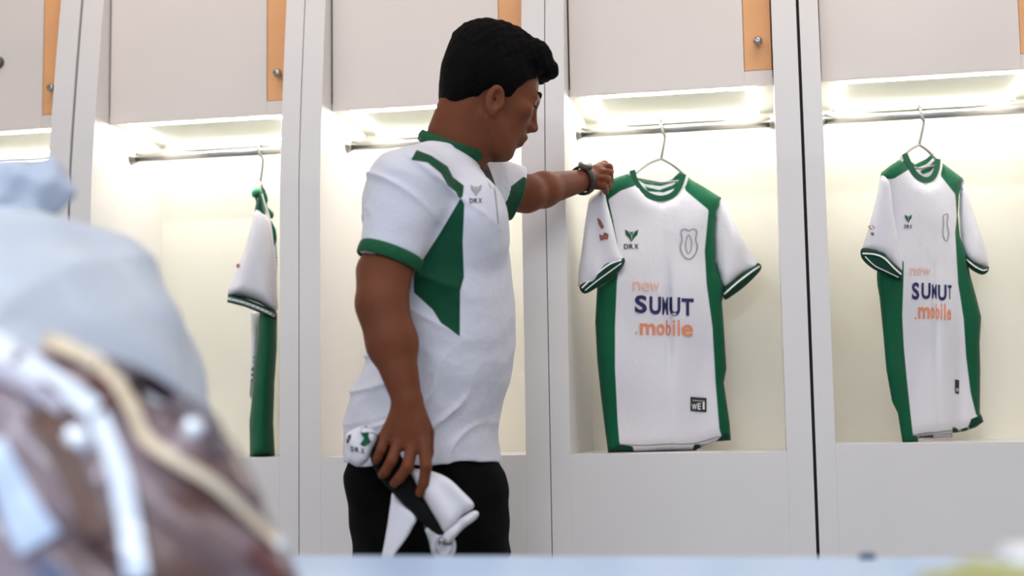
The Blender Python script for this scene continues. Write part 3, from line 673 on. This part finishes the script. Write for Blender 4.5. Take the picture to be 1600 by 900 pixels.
def build_body():
    fd = Field((-.97, -.86, .50), (-.30, .14, 1.78), .0034)
    # trunk and thighs (under the clothes)
    zs = [.60, .72, .84, .95, 1.05, 1.15, 1.25, 1.33, 1.38]
    fd.loft(zs, [-.67]*9, [MY]*9, [.10, .105, .11, .115, .115, .115, .105, .085, .06], [.11, .12, .13, .13, .135, .145, .145, .125, .08], .03)
    fd.cone((-.68, MY-.075, .80), (-.69, MY-.08, .53), .065, .055, .03); fd.cone((-.66, MY+.075, .80), (-.65, MY+.08, .53), .065, .055, .03)
    fd.cone(NB+np.array([0, 0, -.02]), SHR+np.array([0, .03, -.02]), .05, .045, .03); fd.cone(NB+np.array([0, 0, -.02]), SHL+np.array([0, -.03, -.02]), .05, .045, .03)
    # neck
    fd.cone(NB+np.array([-.008, 0, -.03]), H(-.042, 0, -.045), .064, .056, .02)
    fd.cone(NB+np.array([.02, 0, -.02]), H(.0, 0, -.07), .05, .045, .02)
    # right arm
    fd.cone(SHR, ELR, .047, .0410, .02)
    fd.cone(P(590, 425, -.675), P(592, 460, -.70), .040, .036, .03)
    fd.cone(ELR, P(612, 535, -.715), .041, .0425, .02); fd.cone(P(612, 535, -.715), WRR, .0425, .0265, .015)
    fd.cone(ELR, ELR+np.array([.02, 0, -.07]), .039, .042, .02)
    hand_right(fd)
    # left arm
    fd.cone(SHL, ELL, .05, .040, .02)
    m = ELL*.72+WRL*.28
    fd.cone(ELL, m, .039, .039, .015); fd.cone(m, WRL, .038, .0245, .015)
    hand_left(fd)
    # head
    E_ = lambda c, r, k=.012, op='u': fd.ell(H(*c), r, k, HR, op)
    E_((-.008, 0, .030), (.099, .077, .090)); E_((.030, 0, -.030), (.062, .060, .082), .02)
    E_((.032, 0, -.080), (.044, .046, .036), .02); E_((.060, 0, -.103), (.020, .022, .017), .014)
    for sg in (1, -1):
        fd.cone(H(-.002, sg*.054, -.058), H(.048, sg*.026, -.100), .019, .017, .02)
        fd.cone(H(.075, sg*.040, .018), H(.090, sg*.010, .021), .011, .010, .012)
        E_((.060, sg*.046, -.018), (.022, .018, .018), .014)
        fd.ell(H(.098, sg*.032, .001), (.016, .016, .013), .008, HR, 's')
        E_((.0725, sg*.032, .001), (.0155, .0165, .0135), .004)
        fd.cone(H(.081, sg*.020, .006), H(.077, sg*.046, .004), .0052, .0048, .004)
        E_((.095, sg*.013, -.036), (.010, .008, .0075), .006)
        # ear
        R2 = HR
        fd.ell(H(-.008, sg*.079, -.030), (.0195, .0080, .031), .003, R2)
        fd.cone(H(-.004, sg*.076, -.054), H(-.002, sg*.075, -.058), .0085, .008, .005)
        fd.ell(H(-.004, sg*.087, -.028), (.0115, .0120, .020), .002, R2, 's')
        fd.cone(H(.009, sg*.076, -.031), H(.009, sg*.075, -.037), .006, .006, .004)
    fd.cone(H(.090, 0, .016), H(.101, 0, -.024), .0075, .0100, .010); E_((.1035, 0, -.031), (.0115, .0115, .0095), .006)
    E_((.078, 0, -.062), (.016, .024, .018), .012)
    fd.cone(H(.0905, -.014, -.061), H(.0905, .014, -.061), .0062, .0062, .004); fd.cone(H(.0855, -.012, -.0735), H(.0855, .012, -.0735), .0070, .0070, .004)
    return fd.build('body', SKIN, man, relax=1)
body = build_body()

# eyes, brows
for sg in (1, -1):
    e = lathe('eye', [(.0005, -.0105), (.0055, -.009), (.0092, -.005), (.0105, 0), (.0092, .005), (.0055, .009), (.0005, .0105)], H(.0762, sg*.032, -.001), hf, mat('eye_white', lin(140, 128, 118), .2, noise=.05), man)
    lathe('iris', [(.0055, 0), (.0052, .001), (.003, .0016), (.0003, .0018)], H(.0762, sg*.032, -.002)+hf*.0095-ht*.002, hf-.25*ht, mat('iris_dark', lin(30, 20, 15), .2, noise=.1), e)
    tube('lashes', spline([H(.0885, sg*.020, .001), H(.0895, sg*.032, .0025), H(.082, sg*.046, -.001)], 4), .0016, HAIR, man, seg=6)
    tube('eyebrow', spline([H(.0945, sg*.014, .0255), H(.0915, sg*.030, .031), H(.080, sg*.048, .027)], 5), [.0032]*8+[.003, .002, .001], HAIR, man, seg=8)

# hair
def build_hair():
    fd = Field(HC-.17, HC+.17, .0028)
    fd.ell(H(-.010, 0, .036), (.106, .083, .097), 0, HR)
    fd.ell(H(-.008, 0, .092), (.090, .068, .064), .02, HR)
    fd.ell(H(-.048, 0, .082), (.063, .060, .058), .02, HR)
    fd.cone(H(.055, -.035, .098), H(.055, .035, .098), .036, .036, .02)
    fd.cone(H(.090, -.028, .090), H(.092, .026, .088), .020, .022, .015)
    fd.ell(H(-.066, 0, -.015), (.036, .060, .060), .02, HR)
    # cut along the hairline seen from the side
    X = fd.ax[0][:, None, None]; Y = fd.ax[1][None, :, None]; Z = fd.ax[2][None, None, :]
    lf = (X-HC[0])*hf[0]+(Y-HC[1])*hf[1]+(Z-HC[2])*hf[2]; lt = (X-HC[0])*ht[0]+(Y-HC[1])*ht[1]+(Z-HC[2])*ht[2]
    lr = (X-HC[0])*hr[0]+(Y-HC[1])*hr[1]
    hl = [(-.2, -.072), (-.088, -.062), (-.060, -.052), (-.042, -.042), (-.031, -.018), (-.014, -.001), (.004, -.001), (.013, -.016), (.024, -.010), (.032, .012), (.048, .036), (.066, .052), (.075, .066), (.13, .070), (.2, .2), (-.2, .25)]
    sd = poly_sd(hl, lf.ravel(), lt.ravel()).reshape(fd.v.shape).astype(np.float32)
    fd.v = np.maximum(fd.v, -sd)
    nz = (np.sin(lf*170+3*np.sin(lr*90))*np.sin(lr*140+2*np.sin(lt*80))+.7*np.sin(lf*310+lr*210)*np.sin(lt*240))*.0014*np.clip((lt-.03)/.05, .25, 1)
    fd.v = (fd.v+nz).astype(np.float32)
    fd.build('hair', HAIR, man, relax=0)
build_hair()

# shirt
SHIRT_SIL = [(722, 540, 783), (700, 540, 781), (672, 541, 780), (650, 543, 783), (628, 548, 788), (600, 556, 797), (570, 571, 803), (540, 579, 806), (500, 582, 807), (442, 580, 803), (391, 579, 797), (349, 582, 790), (315, 588, 782), (285, 602, 770), (262, 622, 757), (245, 650, 742)]
SB = [.186, .184, .182, .181, .180, .178, .176, .175, .175, .178, .182, .186, .180, .160, .125, .08]
def sil_axes(rows, bs, grow=0):
    z, cx, a = [], [], []
    for (y, l, r), b in zip(rows, bs):
        p, q = P(l, y, MY), P(r, y, MY); hw = (q[0]-p[0])/2*.972
        z.append((p[2]+q[2])/2); cx.append((p[0]+q[0])/2); a.append(math.sqrt(max(hw*hw-(b*.235)**2, .02**2))/.972+grow)
    return z, cx, a
def build_shirt():
    fd = Field((-.97, -.80, .80), (-.34, -.05, 1.53), .0034)
    z, cx, a = sil_axes(SHIRT_SIL, SB)
    fd.loft(z, cx, [MY]*len(z), a, SB, .02, p=2.15)
    fd.cone(NB+np.array([-.012, -.03, -.030]), SHR+np.array([.0, .03, .003]), .055, .073, .03)
    fd.cone(NB+np.array([.0, .03, -.034]), SHL+np.array([0, -.03, .0]), .052, .068, .03)
    fd.ell(P(625, 320, -.52), (.075, .09, .11), .03)               # shoulder blade
    fd.ell(P(745, 350, -.52), (.06, .09, .09), .04)                # chest
    # right sleeve, cut at its hem
    he = P(603, 408, -.67); ha, hb = P(564, 405, -.67), P(643, 429, -.67); e = hb-ha; e /= np.linalg.norm(e)
    n = np.cross(np.array([0, 1., 0]), e); n = n if n[2] < 0 else -n; n = n+np.array([0, -.18, 0])
    low = P(598, 440, -.685)
    fd.cone(SHR+np.array([-.004, 0, -.005]), low, .078, .0505, .03, cut=[(he, n)])
    # left sleeve
    axl = ELL-SHL; axl /= np.linalg.norm(axl); hl = P(806, 312, -.195)
    nl = np.array([.86, .40, -.30])
    fd.cone(SHL, ELL+axl*.03, .074, .054, .03, cut=[(hl, nl)])
    # room for the arms inside the sleeves, and the neck
    fd.cone(SHR*.33+ELR*.67, ELR, .0455, .0455, .003, 's'); fd.cone(SHL*.45+ELL*.55, ELL+axl*.05, .0455, .0455, .003, 's')
    # wrinkles
    X = fd.ax[0][:, None, None]; Y = fd.ax[1][None, :, None]; Z = fd.ax[2][None, None, :]
    def bell(q, c, w_): return np.exp(-((q-c)/w_)**2)
    rid = lambda ph, pw=3: (1-np.abs(np.sin(ph)))**pw-.3
    front = np.clip((-.545-X)/.05, .12, 1)
    d = -.0110*rid((Z-.75*X)*34+1.1*np.sin(X*17+Y*9)+.6*np.sin(Z*41))*bell(Z, .93, .085)*np.clip((X+.80)/.10, 0, 1)*front
    d = d-.0075*rid((Z+.10*X)*52+1.3*np.sin(X*15+Y*7))*bell(Z, 1.02, .10)*np.clip((-.64-X)/.06, 0, 1)
    d = d-.0065*rid((Z+X*.45)*30+1.2*np.sin(Z*19+X*13))*bell(Z, 1.19, .11)*front
    d = d-.0085*rid((Z*.50+X*.85)*33+1.3*np.sin(Z*23+Y*9))*bell(Z, 1.38, .07)*np.clip((-.50-Y)/.08, 0, 1)
    d = d+.0030*np.sin(X*52+2*np.sin(Z*11))*np.clip((.93-Z)/.08, 0, 1)
    d = d+.0014*np.sin(X*37+Z*51)*np.sin(Y*43-Z*29)
    band = np.abs(fd.v) < .05
    fd.v = np.where(band, fd.v+d.astype(np.float32), fd.v).astype(np.float32)
    sm = cloth_mat('shirt_cloth', lin(210, 210, 220), [('green', lin(8, 70, 46), .8)], bump=.2)
    o = fd.build('shirt', sm, man, relax=1)
    px, py = proj(fd.V)
    gp = [[(720, 309), (725.7, 319), (723, 378), (725, 433), (719, 455), (718.5, 526), (700, 512), (689, 505), (676, 484), (646.7, 457), (646, 429), (665.7, 397.5), (689, 361.6)],
          [(651, 234), (674, 243), (699.5, 260), (708, 277), (725, 290), (723, 307), (718, 311), (712, 300), (699.5, 290), (689, 271), (668, 254), (642, 250)]]
    s = np.full(len(fd.V), -1e3)
    for g in gp: s = np.maximum(s, poly_sd(g, px, py))
    far = fd.V[:, 1] > -.30                                        # the far sleeve is green underneath
    s2 = poly_sd([(783, 303), (800, 290), (818, 276), (835, 285), (835, 360), (780, 360)], px, py)
    s = np.where(far, s2, s)
    a_ = o.data.attributes.new('green', 'FLOAT', 'POINT'); a_.data.foreach_set('value', s.astype(np.float32))
    # right cuff: a green band round the sleeve hem
    n_ = n/np.linalg.norm(n); axr = low-SHR
    def band_ring(name, centre, nn, rad, wd, mt, u0=None):
        nn = nn/np.linalg.norm(nn); u = np.cross(nn, [0, 1., 0]); u /= np.linalg.norm(u); v = np.cross(nn, u)
        loop = [centre+(u*math.cos(t)*rad[0]+v*math.sin(t)*rad[1]) for t in np.linspace(0, 2*math.pi, 49)[:-1]]
        return ring_tube(name, loop, wd, .0032, nn, mt, man, seg=12)
    t0 = float((he-SHR) @ n_/((axr) @ n_)); cc = SHR+axr*t0
    band_ring('cuff', cc-n_*.009, n_, (.0600, .0575), .0130, mat('cuff_green', lin(12, 84, 50), .75, noise=.15, nscale=40, bump=.2, bscale=160, spec=.3))
    return o, fd
shirt, sfd = build_shirt()
dg = bpy.context.evaluated_depsgraph_get()
bvh = BVHTree.FromPolygons([Vector(v) for v in sfd.V], [tuple(map(int, q)) for q in sfd.Q])
def shirt_surf(x, y, off=.0015):
    x = np.atleast_1d(np.asarray(x, float)); y = np.atleast_1d(np.asarray(y, float)); out = np.zeros(x.shape)
    for i in range(x.size):
        d = at(x.flat[i], y.flat[i], 0)-CAM; h = bvh.ray_cast(Vector(CAM), Vector(d))
        out.flat[i] = h[0][1]-off if h[0] is not None else MY-.1
    return out
drx_logo(744, 297, 10, shirt_surf, shirt, GREYP, sx=.9)
ribbon('placket', [(755, 258), (761, 268), (771, 292)], (13, 8), shirt_surf, BLACK, shirt, off=.0015, sm=3)
print_line('placket_seam', [(773, 292), (776, 318), (779, 350)], 1.5, shirt_surf, GREYP, shirt, closed=False)
# collar round the neck
cb, cf = P(659, 217, MY), P(755, 253, MY); cc_ = (cb+cf)/2; e1 = (cf-cb)/2; e1u = e1/np.linalg.norm(e1); cn = np.cross(e1u, [0, 1., 0]); cn = cn if cn[2] > 0 else -cn
loop = [cc_+e1*math.cos(t)+np.array([0, .080, 0])*math.sin(t)+cn*(.001+.004*math.cos(2*t)) for t in np.linspace(0, 2*math.pi, 65)[:-1]]
ring_tube('collar', loop, .0125, .0055, cn, mat('collar_dark_green', lin(12, 80, 48), .75, noise=.15, nscale=40, bump=.2, bscale=160, spec=.3), man, seg=12)

# watch on the left wrist
aw = WRL-ELL; aw /= np.linalg.norm(aw)
uu = np.cross(aw, [0, 0, 1.]); uu /= np.linalg.norm(uu); vv = np.cross(aw, uu); wc = WRL-aw*.008
wl = [wc+uu*math.cos(t)*.0315+vv*math.sin(t)*.0315 for t in np.linspace(0, 2*math.pi, 49)[:-1]]
wt = ring_tube('wristwatch', wl, .0105, .0036, aw, mat('watch_strap', lin(48, 42, 38), .6, noise=.2, nscale=60), man)
lathe('watch_case', [(.016, -.003), (.017, 0), (.017, .006), (.0145, .008), (.002, .0082)], wc+uu*.0335*math.cos(1.1)-vv*.0335*math.sin(1.1), uu*math.cos(1.1)-vv*math.sin(1.1), mat('watch_case_grey', lin(96, 88, 80), .35, metal=.5, noise=.1), wt)

# trousers and shoes
def build_trousers():
    fd = Field((-.93, -.72, .04), (-.44, -.18, .92), .0050)
    rows = [(868, 556, 798), (820, 550, 797), (770, 545, 795), (740, 542, 789), (712, 549, 773), (680, 562, 760)]
    b = [.172, .174, .173, .168, .158, .150]
    z, cx, a = sil_axes(rows, b)
    fd.loft(z, cx, [MY]*6, a, b, .02, p=2.15)
    kR, kL = P(655, 868, MY-.09), P(715, 868, MY+.09)
    fd.cone(kR, (-.72, MY-.10, .47), .088, .072, .05); fd.cone((-.72, MY-.10, .47), (-.74, MY-.10, .07), .072, .055, .03)
    fd.cone(kL, (-.63, MY+.10, .47), .088, .072, .05); fd.cone((-.63, MY+.10, .47), (-.63, MY+.10, .07), .072, .055, .03)
    X = fd.ax[0][:, None, None]; Y = fd.ax[1][None, :, None]; Z = fd.ax[2][None, None, :]
    fd.v = (fd.v+.003*np.sin(Z*60+X*45)*np.sin(X*38-Z*20+Y*15)).astype(np.float32)
    fd.build('trousers', TROUSER, man, relax=1)
    for nm, x, y in (('shoe', -.74, MY-.10), ('shoe', -.63, MY+.10)):
        f2 = Field((x-.14, y-.08, -.002), (x+.24, y+.08, .16), .005)
        f2.ell((x+.12, y, .03), (.10, .046, .045), .02); f2.ell((x-.01, y, .04), (.075, .042, .06), .03); f2.cone((x, y, .06), (x, y, .12), .045, .05, .02)
        f2.v = np.maximum(f2.v, (.002-f2.ax[2])[None, None, :]).astype(np.float32)
        f2.build(nm, BLACK, man)
build_trousers()

# ------------------------------------------------------------------ folded kit in the man's right hand
kit = tag(empty('folded_kit', tuple(P(640, 780, -.73))), "folded white and black kit held in the man's lowered hand", 'clothing')
KY = -.712
garment('black_fold', [(600, 672), (588, 684), (578, 712), (592, 745), (612, 768), (660, 818), (692, 843), (702, 836), (688, 818), (665, 784), (645, 745), (620, 700)], lambda x, y: KY+0*x, .014, BLACK, kit, None, lambda x, y: .004*np.sin((x+y)/14), sp=4, L=14)
o_, ks = garment('white_roll', [(540, 680), (552, 671), (568, 666), (586, 673), (590, 686), (581, 706), (573, 722), (558, 729), (542, 718), (539, 700)], lambda x, y: KY-.004+0*x, .022, WHITE, kit, None, lambda x, y: .003*np.sin((x-y)/7), sp=4, L=14)
k3 = lambda x, y: (500+x/2.5, 540+y/2.5)
print_poly('emblem', [[k3(160, 322), k3(184, 314), k3(186, 340), k3(206, 338), k3(218, 348), k3(196, 380), k3(172, 394), k3(156, 386), k3(172, 362), k3(158, 342)]], ks, GREEN, kit)
print_text('lettering', [(c, *q, .25) for c, q in zip('DRX', [(548, 553, 697, 705), (555, 561, 698, 706), (563, 570, 699, 708)])], ks, DARKP, kit, bold=.03)
print_poly('black_tab', [[k3(104, 365), k3(112, 350), k3(122, 346), k3(118, 364), k3(108, 384), k3(104, 380)]], ks, BLACK, kit)
o_, kf = garment('white_flap', [(640, 734), (656, 733), (674, 736), (700, 747), (722, 767), (741, 790), (722, 806), (697, 832), (684, 816), (664, 782), (648, 752)], lambda x, y: KY-.010+0*x, .016, WHITE, kit, None, lambda x, y: .004*np.sin((x*.8-y*.6)/7), sp=4, L=16)
garment('ribbed_edge', [(692, 836), (705, 822), (722, 808), (740, 798), (748, 802), (743, 812), (724, 826), (703, 848), (696, 845)], lambda x, y: KY-.012+0*x, .012, WHITE, kit, None, lambda x, y: .0015*np.sin((x-y)/6), sp=3, L=7)
garment('hanging_panel', [(614, 770), (632, 790), (651, 808), (644, 826), (634, 843), (616, 868), (604, 888), (594, 886), (600, 850), (605, 822), (610, 788)], lambda x, y: KY+.004+0*x, .006, WHITE, kit, None, lambda x, y: .005*np.sin((x+.3*y)/9), sp=4, L=8)
o_, kc = garment('crest_patch', [(662, 820), (680, 832), (700, 834), (712, 846), (710, 866), (694, 876), (676, 868), (670, 846)], lambda x, y: KY-.002+0*x, .006, mat('crest_cloth', lin(190, 190, 196), .7, noise=.1, nscale=60), kit, None, lambda x, y: .003*np.sin((x+y)/6), sp=4, L=6)
print_line('crest_ring', [(694, 836), (706, 848), (704, 862), (694, 868), (683, 862), (681, 848)], 2, kc, GREYP, kit)
print_text('crest_letters', [('P', 685, 690, 845, 852, 0), ('S', 691, 696, 845, 852, 0), ('M', 697, 704, 845, 852, 0)], kc, DARKP, kit, bold=.02)

# ------------------------------------------------------------------ table in the foreground and what lies on it
TABLE = mat('pale_blue_tabletop', lin(182, 204, 232), .3, noise=.03, nscale=3)
tb = tag(empty('table', (-.3, -2.0, 0)), 'pale table edge running along the bottom of the picture', 'table')
box('tabletop', -1.6, 1.3, -2.62, -1.41, .722, .75, TABLE, tb, bevel=.004)
for lx in (-1.5, 1.2):
    for ly in (-2.54, -1.49): box('leg', lx-.025, lx+.025, ly-.025, ly+.025, 0, .722, LAM, tb)
box('apron', -1.5, 1.2, -1.50, -1.47, .64, .722, LAM, tb)

def blob(name, Y, prims, material, parent, h=.006, k=.03, noise=None, floor_=None, flat=1.0, relax=1):
    """prims: (x0,y0,x1,y1,r0,r1) in photo pixels at depth Y"""
    q = []
    for x0, y0, x1, y1, r0, r1, *dy in prims:
        d_ = dy[0] if dy else 0
        q.append((P(x0, y0, Y+d_), P(x1, y1, Y+d_), r0*mpp(x0, y0, Y), r1*mpp(x1, y1, Y)))
    lo = np.min([np.minimum(a-ra, b-rb) for a, b, ra, rb in q], 0)-.04; hi = np.max([np.maximum(a+ra, b+rb) for a, b, ra, rb in q], 0)+.04
    if floor_ is not None: lo[2] = max(lo[2], floor_-.01)
    fd = Field(lo, hi, h)
    for a, b, ra, rb in q: fd.cone(a, b, ra, rb, k)
    X = fd.ax[0][:, None, None]; Yg = fd.ax[1][None, :, None]; Z = fd.ax[2][None, None, :]
    if noise: fd.v = (fd.v+noise(X, Yg, Z)).astype(np.float32)
    if floor_ is not None: fd.v = np.maximum(fd.v, (floor_-Z)).astype(np.float32)
    return fd.build(name, material, parent, relax=relax), fd
# pale plastic sack
SACK = mat('pale_plastic_film', lin(198, 204, 212), .55, noise=.10, nscale=6, bump=.3, bscale=16, coat=.05, spec=.3)
sack = tag(empty('plastic_sack', tuple(P(60, 700, -1.66))), 'pale blue plastic sack with a gathered top on the table', 'sack')
crumple = lambda X, Y, Z: .008*np.sin(X*26+2*np.sin(Z*19))*np.sin(Z*24+2*np.sin(Y*22))-.006*(1-np.abs(np.sin(X*17+Z*6+1.5*np.sin(Z*13))))**4-.005*(1-np.abs(np.sin(Z*15-X*9+np.sin(X*11))))**4
sb, sfd2 = blob('body', -1.66, [(30, 560, 60, 700, 225, 240), (-120, 600, -120, 740, 200, 220), (60, 700, 70, 780, 255, 255), (95, 520, 110, 560, 172, 180)], SACK, sack, .006, .04, crumple, .752)
blob('gathered_top', -1.66, [(-60, 300, 70, 292, 46, 44), (-60, 360, 40, 370, 50, 46)], mat('blue_film', lin(184, 194, 210), .5, noise=.08, nscale=9, bump=.3, bscale=20, coat=.05), sack, .004, .02, lambda X, Y, Z: .004*np.sin(X*130+2*np.sin(Z*50))*np.sin(Y*90)+.002*np.sin(Z*160+X*60))
tube('tie', [P(-70+18*i, 334+2*math.sin(i), -1.66-.055*math.sin(min(i, 8)/8*math.pi)) for i in range(9)], .008, mat('tie_film', lin(200, 208, 224), .4, noise=.1), sack)

# glossy duffel bag in front
bag = tag(empty('duffel_bag', tuple(P(150, 880, -2.0))), 'glossy mauve brown duffel bag with white painted highlights, blurred in front', 'bag')
BAGM = mat('glossy_mauve_brown', lin(156, 140, 148), .35, col2=lin(92, 64, 58), nscale=8, coat=.25, bump=.2, bscale=14)
bo, bfd = blob('body', -2.02, [(-80, 800, 130, 790, 225, 190), (-80, 900, 250, 900, 240, 190), (120, 700, 280, 760, 110, 96), (280, 830, 370, 930, 100, 90), (-80, 700, 60, 690, 180, 140)], BAGM, bag, .005, .03,
               lambda X, Y, Z: .005*np.sin(X*70+3*np.sin(Z*30))*np.sin(Z*52+Y*30)+.003*np.sin((X+Z)*110), .752)
bvh2 = BVHTree.FromPolygons([Vector(v) for v in bfd.V], [tuple(map(int, q)) for q in bfd.Q])
def bag_surf(x, y, off=0):
    x = np.atleast_1d(np.asarray(x, float)); y = np.atleast_1d(np.asarray(y, float)); out = np.zeros(x.shape); last = -2.02
    for i in range(x.size):
        d = at(x.flat[i], y.flat[i], 0)-CAM; h = bvh2.ray_cast(Vector(CAM), Vector(d))
        if h[0] is not None: last = h[0][1]
        out.flat[i] = last-off
    return out
HIGHLIGHT = mat('white_highlight', lin(226, 234, 246), .35, noise=.05, nscale=20, coat=.3)  # white for the highlight bars on the glossy bag
BEIGE = mat('beige_lit_seam', lin(226, 208, 180), .45, noise=.1, nscale=20)
MAROON = mat('maroon_lining', lin(96, 48, 50), .5, noise=.2, nscale=12)
def bag_band(name, line, wpx, m_, thick=.006): return ribbon(name, line, wpx, bag_surf, m_, bag, off=.004, thick=thick)
bag_band('lining', [(150, 566), (200, 580), (260, 615), (325, 660), (345, 710)], (26, 30), mat('dark_trim', lin(92, 80, 88), .5, noise=.2, nscale=14))
bag_band('bag_band', [(-30, 525), (30, 560), (90, 600), (150, 640)], (44, 34), HIGHLIGHT)  # this band and the next are highlights, modelled as white strips
bag_band('bag_band', [(152, 648), (180, 720), (198, 800), (214, 905)], (30, 38), HIGHLIGHT)
bag_band('bag_band', [(-20, 575), (40, 600), (95, 640)], (26, 26), mat('grey_strap', lin(176, 172, 188), .4, noise=.1))
bag_band('lining', [(20, 585), (70, 602), (110, 640)], 12, MAROON); bag_band('lining', [(140, 590), (165, 610), (180, 630)], 20, MAROON)
bag_band('lining', [(395, 855), (420, 880), (450, 915)], 30, MAROON)
bag_band('lining', [(60, 640), (95, 700), (130, 780), (150, 840)], 46, mat('brown_lining', lin(100, 70, 58), .5, noise=.25, nscale=14))
bag_band('piping', [(70, 528), (110, 545), (165, 575), (200, 625), (225, 680), (260, 710), (330, 752), (385, 800), (440, 852)], (26, 16), BEIGE, .008)  # seam edge, the light it catches put into the beige
for nm, (x, y), r in (('highlight_spot', (120, 690), 26), ('small_highlight', (302, 670), 19), ('small_highlight', (435, 852), 12)):  # bright highlight spots of the glossy surface, built as pale discs
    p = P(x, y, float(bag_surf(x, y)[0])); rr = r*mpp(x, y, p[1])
    lathe(nm, [(rr, -.004), (rr, .004), (rr*.85, .009), (rr*.4, .012), (.0005, .0125)], p, CAM-p, mat('white_glint', lin(236, 242, 250), .12, metal=.3, coat=.8, noise=.03), bag)
bag_band('bag_patch', [(-10, 690), (8, 740), (30, 795), (62, 850)], (34, 74), mat('pale_blue_highlight', lin(196, 212, 236), .35, noise=.15, nscale=16))  # pale highlight blob laid on the bag as a coloured patch
bag_band('bag_patch', [(60, 880), (85, 900), (110, 915)], 30, mat('slate_patch', lin(110, 116, 142), .4, noise=.15, nscale=16))

# folded yellow cloth and white pack at the right corner
yc = tag(empty('folded_cloth', tuple(P(1520, 900, -2.05))), 'folded yellow cloth at the lower right corner of the table', 'cloth')
YEL = mat('yellow_cloth', lin(172, 166, 108), .8, noise=.15, nscale=12, bump=.2, bscale=40)
for i, (a, b) in enumerate(((.752, .772), (.773, .791), (.792, .8075))):
    blob('fold', -2.05, [(1432+10*i, 934-12*i, 1520, 922-11*i, 20, 25), (1520, 922-11*i, 1640, 934-11*i, 25, 22)], YEL, yc, .005, .01, lambda X, Y, Z: .002*np.sin(X*80+Y*50), a)
wp = tag(empty('white_pack', tuple(P(1600, 880, -1.9))), 'small white pack lying beside the yellow cloth', 'pack')
box('carton', P(1568, 880, -1.86)[0], P(1568, 880, -1.86)[0]+.12, -1.90, -1.82, .751, float(P(1590, 856, -1.86)[2]), WHITEP, wp, bevel=.004)
box('flap', P(1568, 880, -1.86)[0]+.005, P(1568, 880, -1.86)[0]+.115, -1.895, -1.825, float(P(1590, 856, -1.86)[2]), float(P(1590, 856, -1.86)[2])+.002, LAM, wp, bevel=.0005)
cp = tag(lathe('bottle_cap', [(.010, 0), (.010, .003), (.008, .0055), (.003, .0065)], P(1355, 866, -1.432)*np.array([1, 1, 0])+np.array([0, 0, .7505]), (0, 0, 1), mat('dark_blue_cap', lin(60, 86, 110), .4, noise=.1)), 'small dark blue cap on the far edge of the table', 'cap')
